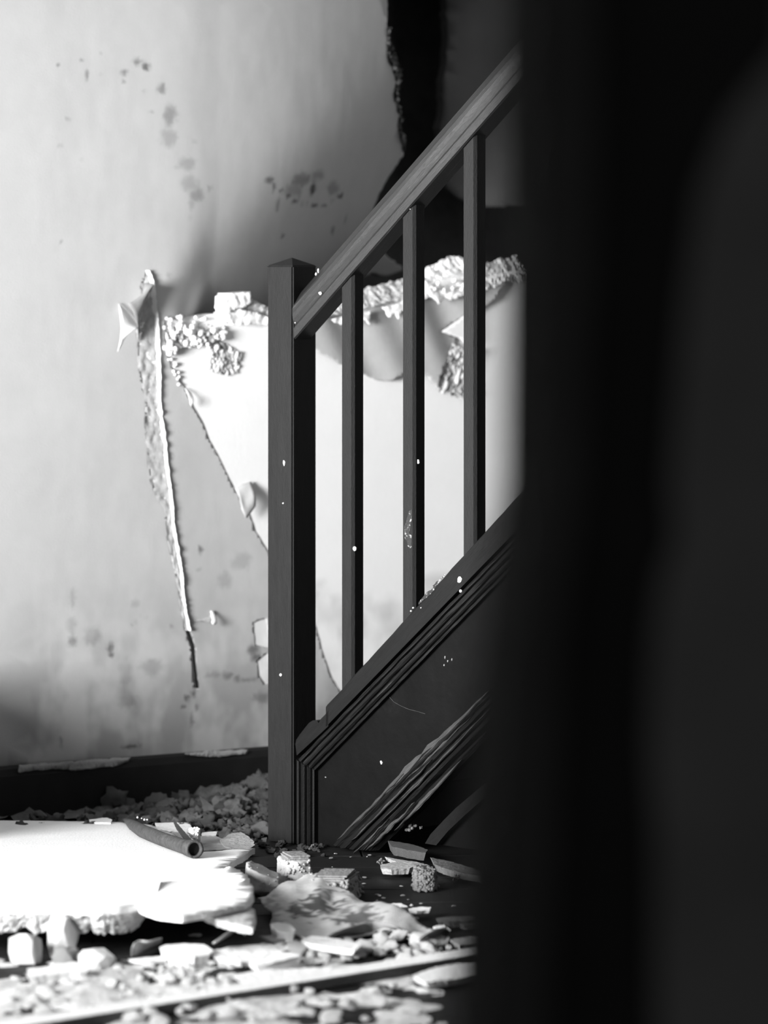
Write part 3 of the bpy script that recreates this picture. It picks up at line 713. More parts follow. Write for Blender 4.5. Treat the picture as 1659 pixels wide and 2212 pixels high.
scrape([(935, 1265), (962, 1240), (960, 1246), (938, 1268)], -.040, stair)
def thread(pix, yl, r, name='cobweb_thread'):
    P = []
    for (u, v) in pix:
        q, z = on_stair(u, v, yl); P.append(Vector((q, yl-.002, z)))
    bm = bmesh.new(); rings = [[bm.verts.new(q+Vector((math.cos(k*2.09)*r*.5, math.sin(k*2.09)*r, math.cos(k*2.09)*r))) for k in range(3)] for q in P]
    for a_, b_ in zip(rings[:-1], rings[1:]):
        for k in range(3): bm.faces.new((a_[k], a_[(k+1) % 3], b_[(k+1) % 3], b_[k]))
    return from_bm(name, bm, M['splinter'], stair)
thread([(843, 1506), (852, 1516), (866, 1524), (884, 1532), (904, 1537), (920, 1542)], -.0165, .0004)

# ================================================================== DEBRIS ON THE FLOOR
def rock_mesh(name, seed, rough=.35, sub=2, flat=0.6, cuts=5):
    r = random.Random(seed); bm = bmesh.new(); bmesh.ops.create_icosphere(bm, subdivisions=sub, radius=1.0)
    planes = [(Vector((r.uniform(-1, 1), r.uniform(-1, 1), r.uniform(-.7, 1))).normalized(), r.uniform(.45, .8)) for _ in range(cuts)]
    for v in bm.verts:
        d = v.co.normalized()
        v.co *= 1+rough*noise.fractal(d*(2.3 if rough > .5 else 1.6)+Vector((seed*3.1, 0, 0)), .6, 2.0, 4)
        for n_, h in planes:
            e = v.co.dot(n_)-h
            if e > 0: v.co -= n_*e*.92
    zmin = min(v.co.z for v in bm.verts)
    for v in bm.verts: v.co.z = max(v.co.z, -flat) + flat
    bmesh.ops.recalc_face_normals(bm, faces=bm.faces[:])
    me = bpy.data.meshes.new(name); bm.to_mesh(me); bm.free()
    me.polygons.foreach_set('use_smooth', [rough > .5]*len(me.polygons))
    return me
CR_MESH = [rock_mesh('rubble_lump', s, .62, 3, .5, 1) for s in range(10)]       # crumbly lumps
SH_MESH = [rock_mesh('plaster_crumb', 40+s, .25, 2, .35, 8) for s in range(10)]  # angular crumbs
for i, me in enumerate(CR_MESH): me.materials.append(M['rubble'] if i < 6 else M['rubble_dark'])
for me in SH_MESH: me.materials.append(M['shard'])

def place(name, me, u, v, z, sx, sy, sz, label, cat, group=None, rz=None, tilt=0.0, m=None):
    P = on_floor(u, v, z)
    o = bpy.data.objects.new(name, me); COL.objects.link(o); o.location = P; o.scale = (sx, sy, sz)
    o.rotation_euler = (random.uniform(-tilt, tilt), random.uniform(-tilt, tilt), random.uniform(0, 6.28) if rz is None else rz)
    if m:
        o.material_slots[0].link = 'OBJECT'; o.material_slots[0].material = m
    return tag(o, label, cat, group)

# heap of crumbled rubble between the baseboard and the newel
def heap_h(x, y):
    p = (x-W0.x)*WD.x+(y-W0.y)*WD.y; d = -((x-W0.x)*WN.x*-1+(y-W0.y)*WN.y*-1)   # distance in front of the wall
    d = (x-W0.x)*WN.x+(y-W0.y)*WN.y
    e = ss((d)/.05)*ss((.62-d)/.35)
    g = .018+.055*ss((p+.42)/.45)
    return max(0, g*e*(.75+.7*fbm(x*14, y*14, 1, 4)))
gx = np.arange(-1.25, .12, .012); gy = np.arange(-.05, .80, .014); verts = []; faces = []
for yy in gy:
    for xx in gx: verts.append((xx, yy, heap_h(xx, yy)+.012*max(0, fbm(xx*50, yy*50, 4, 3))-.004))
nx = len(gx)
for j in range(len(gy)-1):
    for i in range(nx-1):
        k = j*nx+i; P = Vector(verts[k]); d = (P.x-W0.x)*WN.x+(P.y-W0.y)*WN.y
        if d > .02 and P.x < -.265 and not (P.y < .24 and P.x < -.40) and max(verts[q][2] for q in (k, k+1, k+nx, k+nx+1)) > 0: faces.append((k, k+1, k+nx+1, k+nx))
heap = from_py('rubble_heap', verts, faces, M['rubble_dark'], None, True)
tag(heap, 'heap of fine dark crumbled plaster along the baseboard', 'rubble', kind='stuff')
cnt_ = 0
while cnt_ < 150:
    u = random.uniform(40, 610); v = random.uniform(1735, 1812)
    P = on_floor(u, v, .02); d = (P.x-W0.x)*WN.x+(P.y-W0.y)*WN.y
    if d < .05 or (u > 560 and v > 1790): continue
    dens = .25+.75*ss((u-230)/200)
    if random.random() > dens: continue
    P.z = heap_h(P.x, P.y)-.006
    r = random.uniform(.008, .022)*(1.15 if u > 300 else .8)
    o = bpy.data.objects.new('rubble_lump', random.choice(CR_MESH)); COL.objects.link(o); o.location = P; o.scale = (r*1.15, r, r*.9); o.rotation_euler = (0, 0, random.uniform(0, 6.28))
    zone = 'low left end of the heap' if u < 235 else 'heap behind the rusty pipe' if u < 400 else 'middle of the heap between baseboard and newel' if u < 500 else 'high end of the heap touching the newel'
    zone = zone+(', back row' if v < 1765 else ', front row')
    tag(o, 'small grey crumbly lump in the '+zone, 'rubble lump', 'lumps in the '+zone); cnt_ += 1
for (u, v, r, lab) in ((195, 1748, .030, 'rounded pale lump against the black baseboard, left of the leaning one'), (250, 1752, .034, 'tall leaning pale lump against the black baseboard'), (436, 1712, .022, 'pale lump crowning the heap under the baseboard shadow'), (292, 1765, .018, 'small pale lump behind the tip of the rusty pipe'), (468, 1775, .034, 'large pale crumbly lump in the middle of the heap'), (560, 1740, .04, 'large crumbly lump touching the left side of the newel'), (395, 1745, .026, 'grey crumbly lump left of the heap top')):
    place('rubble_lump', CR_MESH[int(u) % 6], u, v, .0, r*1.1, r, r*1.0, lab, 'rubble lump')

# large white gypsum board lying across the floor
def slab_z(x, y): return .020+max(0, (.25-y))*.036
def S(u, v): P = on_plane(u, v, slab_z); return (P.x, P.y)
SLAB = [(-160, 1770), (0, 1772), (118, 1773), (200, 1774), (263, 1775), (330, 1783), (372, 1800), (405, 1826), (431, 1841), (470, 1838), (510, 1834), (549, 1832), (535, 1842), (512, 1856), (498, 1866), (484, 1876), (495, 1871), (516, 1879), (531, 1888), (538, 1900), (543, 1915), (546, 1936), (534, 1952), (492, 1960), (431, 1972), (395, 1978), (345, 1972), (310, 1962), (299, 1956), (260, 1962), (220, 1964), (170, 1964), (118, 1961), (0, 1962), (-160, 1966)]
slab = empty('plaster_board', on_floor(300, 1900)); 
tag(slab, 'large broken white plaster board lying under the rusty pipe', 'plaster board')
def local(parent, P): return Vector(P)-parent.location
top = layer('facing_layer', refine([S(*q) for q in SLAB], .008, .004), [], .03, lambda x, y, d: local(slab, (x, y, slab_z(x, y)+.0015*fbm(x*6, y*6, 0, 2)-d)), .012, M['gypsum'], slab)
def rough_front(name, line, thick, m, parent, z_off, under=.35, nr=10, amp=.005):
    P = []
    for u, v in resample(line, 150): x, y = S(u, v); P.append(Vector((x, y, slab_z(x, y))))
    g = []
    for r in range(nr+2):
        row = []
        for k, q in enumerate(P):
            t = min(1, r/nr); th = thick*(1+.35*fbm(q.x*22, 0, 3, 4))*min(1, (len(P)-k)/12)
            o = Vector((amp*fbm(q.x*70, t*4, 1, 3), .004+.016*t+amp*1.5*fbm(q.x*60, t*3, 5, 4), -z_off-t*th))
            w = q+o
            if r > nr: w.y += under; w.z += .01
            row.append(local(parent, w))
        g.append(row)
    n = len(P); v = [q for row in g for q in row]; f = [(r*n+k, r*n+k+1, (r+1)*n+k+1, (r+1)*n+k) for r in range(nr+1) for k in range(n-1)]
    return from_py(name, v, f, m, parent, True)
core = rough_front('gypsum_core', [(-160, 1965), (0, 1963), (118, 1962), (170, 1965), (220, 1965), (260, 1963), (300, 1957), (325, 1955)], .036, M['core'], slab, .010)
FLP = [(300, 1957), (330, 1951), (400, 1936), (470, 1918), (531, 1900), (545, 1915), (547, 1936), (534, 1953), (492, 1962), (431, 1975), (395, 1981), (345, 1976), (318, 1968)]
flp = layer('split_layer', refine([S(*q) for q in FLP], .006, .003), [], .03, lambda x, y, d: local(slab, (x, y-.008, slab_z(x, y)+.0022+.0006*fbm(x*9, y*9, 3, 2)-d)), .011, M['gypsum'], slab)
LOW = [(440, 1962), (500, 1952), (534, 1944), (550, 1950), (552, 1968), (545, 1990), (520, 1988), (470, 1975)]
low = layer('lower_layer', refine([S(*q) for q in LOW], .006, .003), [], .02, lambda x, y, d: local(slab, (x, y+.005, slab_z(x, y)-.012-d)), .011, M['core'], slab)

# rusty pipe on the board
def tube(name, path, radii, m, parent=None, nseg=18, flat=None, inner=None):
    bm = bmesh.new(); rings = []
    for j, (P, r) in enumerate(zip(path, radii)):
        a = path[max(0, j-1)]; b = path[min(len(path)-1, j+1)]; d = (b-a).normalized(); sx = d.cross(Vector((0, 0, 1))).normalized(); sz = sx.cross(d)
        fz, fx = flat[j] if flat else (1, 1); ring = []
        for i in range(nseg):
            t = i/nseg*2*math.pi; rr = r*(1+.05*fbm(math.cos(t)*2+j*.3, math.sin(t)*2, 1, 2))
            ring.append(bm.verts.new(P+sx*math.cos(t)*rr*fx+sz*math.sin(t)*rr*fz))
        rings.append(ring)
    for j in range(len(rings)-1):
        for i in range(nseg): bm.faces.new((rings[j][i], rings[j][(i+1) % nseg], rings[j+1][(i+1) % nseg], rings[j+1][i]))
    bm.faces.new(rings[0])
    # hollow mouth
    P = path[-1]; d = (path[-1]-path[-2]).normalized(); sx = d.cross(Vector((0, 0, 1))).normalized(); sz = sx.cross(d)
    r = radii[-1]; prev = rings[-1]
    for (rr, back) in ((.72, 0.0), (.68, .05)):
        ring = [bm.verts.new(P-d*back+sx*math.cos(i/nseg*2*math.pi)*r*rr+sz*math.sin(i/nseg*2*math.pi)*r*rr) for i in range(nseg)]
        for i in range(nseg): bm.faces.new((prev[i], prev[(i+1) % nseg], ring[(i+1) % nseg], ring[i]))
        prev = ring
    bm.faces.new(prev[::-1])
    return from_bm(name, bm, m, parent, True)
pth = []; rad = []; fl_ = []
PX = [(266, 1770, .004), (276, 1774, .007), (290, 1785, .012), (308, 1797, .014), (330, 1806, .0145), (352, 1815, .0145), (374, 1823, .0148), (396, 1831, .015), (406, 1834, .0158), (414, 1836, .0172), (421, 1837.5, .0178)]
for (u, v, r) in PX:
    P = on_plane(u, v+r*950, slab_z); P.z += r+.0005; pth.append(P); rad.append(r); fl_.append((1, 1) if r > .0135 else (.55+.4*(r/.0135), 1.15))
pr = empty('rusty_pipe', pth[5].copy()); tag(pr, 'short rusty metal pipe with an open mouth lying on the white board', 'pipe')
o = tube('pipe_body', [q-pr.location for q in pth[:-2]]+[pth[-2]-pr.location], rad[:-1], M['rust'], pr, flat=fl_[:-1])
o = tube('pipe_collar', [q-pr.location for q in pth[-3:]], [r*1.04 for r in rad[-3:]], M['rust'], pr)
dirp = (pth[-1]-pth[-2]).normalized()
bm = bmesh.new(); bmesh.ops.create_circle(bm, cap_ends=True, segments=18, radius=rad[-1]*.70, matrix=Matrix.Translation(pth[-1]-dirp*.012-pr.location) @ dirp.to_track_quat('Z', 'Y').to_matrix().to_4x4()); from_bm('pipe_mouth', bm, M['hollow'], pr)
for (u, v, rr) in ((297, 1781, 2.4), (312, 1786, 2.6), (318, 1786, 2), (306, 1783, 1.6), (352, 1829, 2.2)):
    P = on_plane(u, v+12, slab_z); P.z += .027 if v < 1800 else .004; bm = bmesh.new(); bead_bm(bm, P-pr.location, rr*.001); from_bm('paint_fleck', bm, M['fleck'], pr)

# plates and shards: outline in photo pixels on a plane at height z0, tilted, with thickness
def plate(name, pix, z0, t, m, label, cat, tilt=(0, 0), group=None, jag=.002, rough=.0008, sp=.012):
    c = np.mean(pix, 0); C0 = on_floor(c[0], c[1], z0)
    zf = lambda x, y: z0+tilt[0]*(x-C0.x)+tilt[1]*(y-C0.y)
    P = [on_plane(u, v, zf) for u, v in pix]
    def to3(x, y, d):
        k = 1-.12*(d > 0); return Vector((((x-C0.x)*k), ((y-C0.y)*k), zf(x, y)+rough*fbm(x*60, y*60, z0*50, 3)-d-C0.z))
    o = layer(name, refine([(q.x, q.y) for q in P], .005, jag), [], sp, to3, t, m, None, smooth=False)
    # close the underside
    me = o.data; bm = bmesh.new(); bm.from_mesh(me)
    be = [e for e in bm.edges if e.is_boundary]
    if be: bmesh.ops.holes_fill(bm, edges=be, sides=0)
    bmesh.ops.recalc_face_normals(bm, faces=bm.faces[:]); bm.to_mesh(me); bm.free()
    o.location = C0
    return tag(o, label, cat, group)

plate('plaster_shard', [(335, 1778), (380, 1776), (410, 1778), (418, 1796), (372, 1796), (345, 1800)], .030, .012, M['shard'], 'pale flat shard lying behind the rusty pipe', 'plaster shard')
plate('plaster_shard', [(345, 1800), (372, 1798), (392, 1798), (406, 1812), (420, 1822), (395, 1822), (365, 1812)], .034, .012, M['greyshard'], 'grey rough shard beside the middle of the rusty pipe', 'plaster shard')
plate('plaster_shard', [(433, 1806), (468, 1806), (480, 1812), (486, 1822), (500, 1834), (440, 1838), (432, 1830)], .020, .016, M['greyshard'], 'grey square shard right of the pipe mouth', 'plaster shard')
plate('plaster_shard', [(474, 1814), (500, 1800), (520, 1797), (535, 1806), (548, 1816), (550, 1826), (540, 1832), (505, 1833), (486, 1830)], .026, .016, M['greyshard'], 'grey shard leaning at the heap foot, behind the white board', 'plaster shard', tilt=(0, .08))
plate('plaster_shard', [(436, 1798), (470, 1796), (467, 1804), (436, 1806)], .022, .012, M['shard'], 'thin pale strip of plaster at the heap foot', 'plaster shard')
plate('wood_splinter', [(373, 1771), (380, 1775), (400, 1798), (424, 1824), (418, 1826), (395, 1806), (380, 1786)], .052, .005, M['wood_grey'], 'thin grey wooden splinter slanting behind the pipe mouth', 'splinter', jag=.0005)
plate('plaster_shard', [(190, 1771), (230, 1766), (243, 1770), (240, 1777), (205, 1776)], .030, .008, M['shard'], 'white flake on the far edge of the white board', 'plaster shard')

# foam chunks covered with beads
def foam_chunk(u, v, sx, sy, sz, label, nb, r0, r1, m, seed, layered=False, sh=None, rz=0.0):
    P = on_floor(u, v); root = empty('foam_chunk', P, rz); tag(root, label, 'foam chunk')
    bm = bmesh.new(); bmesh.ops.create_cube(bm, size=2.0); bmesh.ops.subdivide_edges(bm, edges=bm.edges[:], cuts=9, use_grid_fill=True)
    def shape(q):
        d = q.copy(); k = 1-.18*max(abs(d.x*d.y), 0)
        d.x *= k*(1-.12*(d.z+1)/2); d.y *= k*(1-.12*(d.z+1)/2)
        if sh: d = sh(d)
        d = Vector((d.x*sx, d.y*sy, (d.z+1)*sz)); d += Vector((fbm(d.x*40, d.y*40, seed, 3), fbm(d.y*40, d.z*40, seed+2, 3), .5*fbm(d.x*40, d.z*40, seed+4, 3)))*.006
        d.z = max(0, d.z); return d
    for v_ in bm.verts: v_.co = shape(v_.co)
    from_bm('foam_core', bm, m, root, True)
    bm = bmesh.new(); r = random.Random(seed)
    for i in range(nb):
        q = Vector((r.uniform(-1, 1), r.uniform(-1, 1), r.uniform(-1, 1))); ax = r.choice([(0, -1), (0, -1), (0, -1), (0, 1), (0, 1), (2, 1)] if layered else [(0, -1), (1, -1), (1, -1), (1, -1), (0, 1), (2, 1), (2, 1)])
        if layered: ax = r.choice([(1, -1), (1, -1), (1, -1), (1, -1), (0, 1), (0, -1)])
        q[ax[0]] = ax[1]
        bead_bm(bm, shape(q), r.uniform(r0, r1))
    tag(from_bm('foam_bead', bm, m, root, True), None, kind='stuff')
    if layered:
        for k in range(4):
            bm = bmesh.new(); vs_ = box_bm(bm, (-1, -1, 0), (1, 1, 1))
            z = sz*2*(1.0)+k*.0035-.004
            for v_ in bm.verts:
                w = shape(Vector((v_.co.x*(.96-.07*k), v_.co.y*(.96-.09*k), 1))); v_.co = Vector((w.x+.004*(k % 2), w.y, z+(.0028 if v_.co.z > .5 else 0)))
            from_bm('paper_layer', bm, M['rubble'], root)
    return root
foam_chunk(722, 1938, .050, .09, .020, 'wide white beaded foam chunk lying against the woven cloth', 260, .0022, .0055, M['foam_dimmed'], 3, True, rz=-.15)
foam_chunk(917, 1918, .024, .05, .0185, 'knobbly grey white foam chunk alone on the dark boards', 190, .0024, .0045, M['foam_shaded'], 5)
foam_chunk(420, 1845, .014, .03, .026, 'upright white foam crumb standing behind the pipe mouth', 110, .002, .0035, M['foam'], 8)
foam_chunk(636, 1905, .034, .06, .024, 'grey layered plaster chunk at the foot of the newel', 60, .002, .004, M['greyshard'], 11, True, rz=.2)
foam_chunk(570, 1925, .040, .07, .024, 'rough grey wedge of plaster beside the tip of the white board', 16, .0015, .003, M['greyshard'], 14, False, lambda d: Vector((d.x, d.y, -1+(d.z+1)*(.85-.35*d.x))))
bmx = None
for (u, v, r, lab) in ((676, 1834, .006, 'tiny white foam crumb at the base of the newel moulding'), (820, 1866, .008, 'small white foam crumb left of the broken wood strip'), (888, 1795, .010, 'white crumb in the black gap under the stairs'), (909, 1791, .0035, 'tiny white fleck beside the crumb in the black gap under the stairs'), (985, 1903, .007, 'small grey foam crumb on dark boards nearest the black door'), (598, 1928, .008, 'small white crumb on the edge of the woven cloth'), (912, 1739, .006, 'pale crumb caught under the lower string board')):
    if v < 1800:
        yl = .0; s, z = on_stair(u, v, yl); c = stair.matrix_basis if False else Matrix.Translation((SX, 0, 0)) @ Matrix.Rotation(-TH, 4, 'Z'); P = c @ Vector((s, yl, z))
    else: P = on_floor(u, v+r*300, 0)
    bm = bmesh.new(); rr = random.Random(int(u))
    for i in range(14):
        q = Vector((rr.gauss(0, .5), rr.gauss(0, .5), rr.gauss(0, .45))); bead_bm(bm, Vector((q.x*r, q.y*r, max(.3*r, (q.z+.8)*r))), r*rr.uniform(.25, .5))
    o = from_bm('foam_crumb', bm, M['foam' if u < 640 else 'foam_shaded'], None, True); o.location = P; tag(o, lab, 'crumb')

# woven cloth crumpled on the floor
CL = [(556, 1940), (600, 1926), (665, 1907), (690, 1909), (740, 1926), (800, 1946), (826, 1962), (850, 1968), (880, 1974), (905, 1984), (935, 1992), (960, 2006), (955, 2013), (930, 2016), (905, 2012), (870, 2004), (845, 2000), (815, 1998), (785, 2004), (750, 2016), (712, 2024), (670, 2018), (630, 2012), (598, 2004), (585, 1985), (590, 1965), (570, 1955)]
def cloth_h(x, y):
    a = on_floor(680, 1935); b = on_floor(860, 1995)
    h = .012+.030*math.exp(-(((x-a.x)*1.0-(y-a.y)*.12)/.10)**2)*math.exp(-((y-a.y+.05)/.30)**2)
    h += .022*math.exp(-((x-b.x+.02)/.07)**2-((y-b.y)/.16)**2)
    h += .010*fbm(x*9, y*4, 2, 3)+.0025*fbm(x*30, y*12, 5, 2)
    return max(.004, h)
def cloth_st(V):
    out = np.zeros(len(V)); sp = [(690, 1955, 40, 16, .9), (640, 1962, 14, 10, .85), (668, 1968, 16, 6, .8), (770, 1980, 45, 8, .85), (745, 1965, 14, 8, .6), (790, 1970, 14, 9, .8), (700, 1940, 24, 8, .7), (585, 1975, 18, 30, .5), (750, 1950, 10, 5, .4)]
    for i, (x, y) in enumerate(V):
        n1 = fbm(x*60, y*30, 3, 4); n2 = fbm(x*160, y*70, 8, 2)
        for (u, v, ru, rv, a) in sp:
            P = on_floor(u, v, .025); d = math.hypot((x-P.x)/(ru*.00088), (y-P.y)/(rv*.0056))
            out[i] = max(out[i], a*min(1, max(0, (1.15-d-n1*.9+n2*.5)/.25)))
    return out
Z0 = .025
cl = layer('hessian_cloth', refine([on_floor(u, v, Z0).to_2d()[:] for u, v in CL], .006, .002), [], .009, lambda x, y, d: Vector((x, y, cloth_h(x, y)-d)), .002, M['fabric'], None, stain=cloth_st)
tag(cl, 'crumpled pale woven cloth with dark stains lying in the rubble', 'cloth')
# its dark curled edges
def curl(name, pix_top, pix_bot, z_top, z_bot, m, label, cat, bow=.0):
    A = [on_floor(u, v, z_top) for u, v in pix_top]; g = []
    B = [on_floor(u, v, z_bot) for u, v in pix_bot]; C0 = on_floor(pix_bot[0][0], pix_bot[0][1], 0)
    for j in range(7):
        t = j/6; row = []
        for a, b in zip(A, B): q = a.lerp(b, t); q = q+Vector((0, -bow*math.sin(t*math.pi), bow*.4*math.sin(t*math.pi))); row.append(q-C0)
        g.append(row)
    o = sheet(name, g, m, None, .002); o.location = C0; return tag(o, label, cat)
curl('paper_curl', resample([(705, 2022), (740, 2008), (775, 1997), (805, 1990), (835, 1994), (862, 2004)], 9), resample([(712, 2026), (745, 2024), (775, 2024), (805, 2022), (835, 2020), (858, 2018)], 9), .03, .004, M['under'], 'dark curled paper edge under the front of the woven cloth', 'paper')
curl('paper_curl', resample([(905, 2030), (925, 2016), (945, 2006), (965, 2003), (972, 2010)], 8), resample([(905, 2031), (925, 2028), (945, 2026), (962, 2022), (972, 2016)], 8), .025, .004, M['under'], 'dark curled paper scrap right of the woven cloth', 'paper')
curl('paper_curl', resample([(459, 2038), (485, 2018), (507, 2004), (520, 2001), (528, 2004), (531, 2014)], 10), resample([(462, 2040), (490, 2024), (508, 2012), (518, 2010), (526, 2014), (528, 2022)], 10), .035, .018, M['shard'], 'thin pale curled flake arching in front of the white board', 'paper', .004)
curl('paper_curl', resample([(286, 2046), (292, 2034), (302, 2030), (318, 2034), (350, 2026)], 8), resample([(284, 2066), (290, 2064), (300, 2060), (315, 2052), (348, 2038)], 8), .03, .006, M['greyshard'], 'small grey bent piece of paper before the dark gap under the board', 'paper', .006)

# shards in front
FS = 'shard'
plate('plaster_shard', [(345, 2046), (358, 2040), (400, 2038), (440, 2040), (462, 2052), (452, 2062), (420, 2066), (370, 2066), (352, 2058)], .020, .018, M['shard'], 'white blocky shard in front of the dark gap under the board', 'plaster shard')
plate('plaster_shard', [(455, 2054), (500, 2044), (560, 2040), (644, 2044), (620, 2052), (590, 2062), (564, 2074), (520, 2079), (480, 2074), (458, 2066)], .014, .010, M['shard'], 'broad thin pale shard below the arching flake', 'plaster shard')
plate('plaster_shard', [(536, 2080), (566, 2070), (601, 2056), (640, 2060), (650, 2064), (616, 2072), (575, 2082), (552, 2086)], .026, .010, M['shard'], 'pointed white shard with a dark edge, on top of the broad thin shard', 'plaster shard', tilt=(.05, 0))
plate('plaster_shard', [(649, 2033), (660, 2026), (674, 2021), (730, 2028), (784, 2039), (776, 2046), (766, 2053), (710, 2046)], .026, .010, M['shard'], 'flat rectangular pale board scrap in front of the woven cloth', 'plaster shard', jag=.0008)
plate('plaster_shard', [(584, 1996), (600, 1992), (626, 1997), (639, 2008), (634, 2014), (600, 2012)], .028, .020, M['shard'], 'thick white chunk of plaster on the left edge of the cloth', 'plaster shard')
plate('plaster_shard', [(560, 2022), (600, 2018), (640, 2020), (670, 2023), (640, 2028), (590, 2030)], .014, .006, M['greyshard'], 'thin grey strip of plaster below the thick white chunk', 'plaster shard')
plate('plaster_shard', [(60, 2092), (118, 2086), (158, 2077), (180, 2082), (196, 2091), (188, 2098), (118, 2104), (60, 2110)], .020, .014, M['shard'], 'white flat shard at the very front, left of the stone', 'plaster shard')
plate('plaster_shard', [(275, 2072), (320, 2068), (365, 2064), (362, 2072), (310, 2076)], .012, .006, M['shard'], 'long thin white splinter of plaster left of the blocky shard', 'plaster shard')
plate('plaster_shard', [(500, 2106), (560, 2096), (640, 2092), (720, 2088), (700, 2104), (600, 2120), (520, 2124)], .014, .008, M['shard'], 'pale flat shard lying in the dust by the front plank', 'plaster shard')
place('plaster_block', SH_MESH[1], 138, 2066, 0, .036, .03, .062, 'white plaster block standing at the left under the board', 'plaster block', rz=.4)
place('plaster_block', SH_MESH[3], 132, 2078, 0, .024, .03, .026, 'dark grey plaster block under the white block at the left', 'plaster block', rz=1.4, m=M['greyshard'])
place('plaster_block', SH_MESH[5], 205, 2088, 0, .044, .04, .026, 'smooth white stone-like plaster block at the front left', 'plaster block', rz=-.35)
place('plaster_block', SH_MESH[7], 62, 2078, 0, .036, .03, .05, 'white plaster block left of the standing one', 'plaster block', rz=.9)
# white pebbles and crumbs in front of the cloth
for i in range(110):
    t = random.random(); u = 560+t*440; v = 2092-(u-560)*.09-random.random()*34+(14 if u > 850 else 0)
    r = random.uniform(.005, .016)*(1.2 if random.random() < .25 else .8)
    place('plaster_crumb', random.choice(SH_MESH), u, v, .002, r*1.35, r*1.1, r*.75, 'small white plaster crumb between cloth and front plank, '+(zn := ('left part by the pointed shard' if u < 670 else 'middle by the rectangular scrap' if u < 800 else 'right part by the dark paper curls' if u < 910 else 'far right by the black door')), 'plaster crumb', 'white crumbs before the cloth, '+zn, tilt=.25)
for i in range(60):
    u = random.uniform(215, 520); v = random.uniform(2074, 2150); r = random.uniform(.004, .011)
    place('plaster_crumb', random.choice(SH_MESH), u, v, .003, r*1.3, r, r*.8, 'small white plaster crumb in the dust at the front', 'plaster crumb', 'white crumbs in the dust at the front', tilt=.2)
for i in range(70):
    u = random.uniform(0, 900); v = random.uniform(2112, 2215); r = random.uniform(.006, .02)
    place('plaster_crumb', random.choice(SH_MESH), u, v, .003, r*1.3, r, r*.7, 'white plaster crumb in the dust nearest the lens', 'plaster crumb', 'white crumbs nearest the lens', tilt=.2)
for (u, v, r, lab) in ((826, 2040, .020, 'angular white crumb in front of the dark curled cloth edge'), (862, 2032, .022, 'upright white crumb behind the rectangular scrap'), (905, 2044, .022, 'pointed white crumb left of the dark paper scrap'), (935, 2048, .014, 'small pointed white crumb under the dark paper scrap'), (690, 2062, .022, 'rounded white crumb in front of the rectangular scrap'), (640, 2064, .02, 'rounded pale crumb at the tip of the pointed shard')):
    place('plaster_crumb', SH_MESH[int(u) % 10], u, v, .002, r*1.2, r, r*.95, lab, 'plaster crumb', tilt=.2)
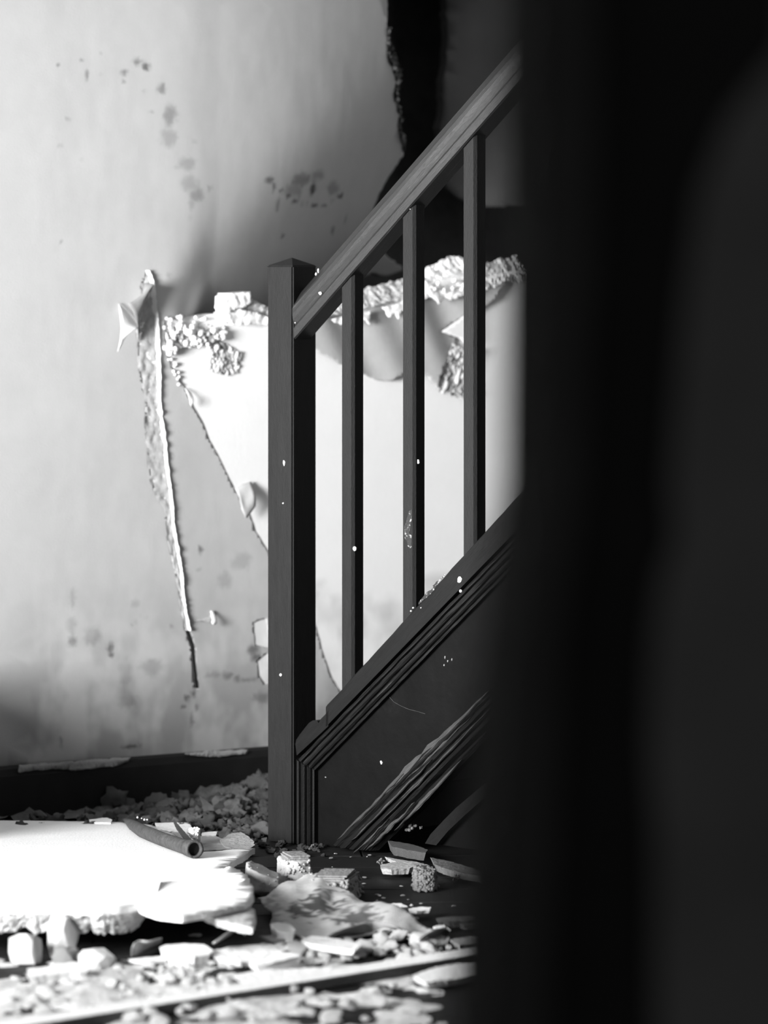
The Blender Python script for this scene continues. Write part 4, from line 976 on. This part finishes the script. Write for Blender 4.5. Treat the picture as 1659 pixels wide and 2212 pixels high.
# small litter on the dark boards
for i in range(46):
    u = random.uniform(690, 1030); v = random.uniform(1842, 1985)
    if 780 > u and v > 1905: continue
    r = random.uniform(.0015, .0045)
    place('plaster_crumb', random.choice(SH_MESH), u, v, .0005, r*2.0, r*1.3, r*.7, 'tiny pale crumb on the dark floorboards below the stairs', 'plaster crumb', 'tiny crumbs on the dark boards', m=random.choice([M['shard'], M['greyshard'], M['greyshard']]))
for (pix, z0, t, m, lab, cat) in (
    ([(838, 1816), (870, 1820), (900, 1826), (925, 1836), (920, 1842), (880, 1836), (845, 1828)], .03, .018, 'wood_grey', 'short grey broken wood strip at the foot of the splintered string', 'wood strip'),
    ([(820, 1868), (850, 1862), (880, 1862), (900, 1868), (885, 1876), (845, 1878), (824, 1876)], .02, .012, 'greyshard', 'flat grey shard behind the knobbly foam chunk', 'plaster shard'),
    ([(830, 1850), (860, 1856), (900, 1862), (925, 1868), (900, 1872), (860, 1864)], .014, .008, 'greyshard', 'thin dark grey flake leaning on the flat grey shard', 'plaster shard'),
    ([(930, 1852), (970, 1860), (1010, 1872), (1060, 1888), (1055, 1896), (1000, 1886), (960, 1876), (940, 1868)], .02, .014, 'rubble_dark', 'long grey plaster strip running behind the knobbly foam chunk', 'plaster shard'),
    ([(830, 1956), (850, 1951), (868, 1951), (880, 1958), (860, 1962), (838, 1961)], .014, .008, 'shard', 'small pale flake above the right end of the cloth', 'plaster shard'),
    ([(882, 1962), (905, 1959), (930, 1960), (928, 1966), (900, 1968), (884, 1967)], .016, .006, 'shard', 'thin pale strip with a dark underside near the cloth', 'plaster shard'),
    ([(941, 1984), (960, 1981), (1020, 1978), (1080, 1974), (1080, 1982), (1010, 1988), (945, 1992)], .018, .012, 'wood_grey', 'grey wooden strip pointing at the black door', 'wood strip'),
    ([(975, 1992), (1010, 1987), (1060, 1985), (1060, 1994), (1000, 1998)], .012, .010, 'wood_grey', 'second grey wooden strip lying below the first', 'wood strip'),
    ([(935, 2002), (958, 1996), (962, 2002), (940, 2006)], .012, .006, 'shard', 'tiny white chip at the right tip of the cloth', 'plaster shard'),
    ([(880, 2026), (960, 2030), (970, 2022), (965, 2038), (905, 2042)], .012, .006, 'greyshard', 'grey flat flake under the dark paper scrap', 'plaster shard'),
    ([(970, 2030), (1010, 2022), (1050, 2022), (1040, 2036), (990, 2042)], .014, .010, 'greyshard', 'grey shard beside the black door at the front', 'plaster shard'),
    ([(890, 2108), (930, 2092), (980, 2082), (1040, 2078), (1080, 2090), (1000, 2112), (920, 2122)], .018, .012, 'shard', 'pale shard in front of the plank, nearest the black door', 'plaster shard')):
    plate('wood_strip' if cat == 'wood strip' else 'plaster_shard', pix, z0, t, M[m], lab, cat)
for i in range(22):
    u = random.uniform(540, 700); v = random.uniform(1826, 1852); r = random.uniform(.004, .010)
    place('rubble_lump', random.choice(CR_MESH), u, v, 0, r*1.2, r, r*.8, 'small dark crumb scattered round the newel base', 'rubble lump', 'dark crumbs at the newel base', m=M['rubble_dark'])

# fine dust and grit on the floor in front
gx = np.arange(-1.05, .45, .012); gy = np.arange(-2.25, -1.05, .02); verts = []; faces = []
for yy in gy:
    for xx in gx:
        e = ss((xx+yy*-.0+.95-.0)/.2)
        h = -.010+.010*ss((-1.20-.22*ss((-.22-xx)/.1)-yy)/.2)*ss((.15-xx-(yy+1.6)*.15)/.25)+.010*fbm(xx*7, yy*5, 3, 4)+.003*abs(fbm(xx*60, yy*40, 1, 2))
        verts.append((xx, yy, h))
nx = len(gx)
for j in range(len(gy)-1):
    for i in range(nx-1):
        k = j*nx+i
        if max(verts[q][2] for q in (k, k+1, k+nx, k+nx+1)) > -.001: faces.append((k, k+1, k+nx+1, k+nx))
du = from_py('plaster_dust', verts, faces, M['dust'], None, True); tag(du, 'pale plaster dust and grit spread over the front boards', 'dust', kind='stuff')

# plank lying across the front corner
A = on_floor(1020, 2046, .018); B = on_floor(560, 2118, .018); d = (B-A).normalized(); L = 1.35
pk = empty('floor_plank', (A.x, A.y, 0), math.atan2(d.y, d.x)); tag(pk, 'narrow plank with a bright dusty top lying across the front corner', 'plank')
bm = bmesh.new(); box_bm(bm, (-.25, -.0, .0), (L, .065, .018)); bevel(bm, .002, 1)
from_bm('plank_body', bm, M['wood_grey'], pk)
bm = bmesh.new(); nxx = 60
vv = []
for i in range(nxx+1):
    x = -.25+(L+.25)*i/nxx; vv.append((bm.verts.new((x, .003, .0185)), bm.verts.new((x, .062+.002*fbm(x*20, 0, 0, 2), .0185)), ))
for i in range(nxx): bm.faces.new((vv[i][0], vv[i+1][0], vv[i+1][1], vv[i][1]))
tag(from_bm('dust_coat', bm, M['shard'], pk), None, kind='stuff')
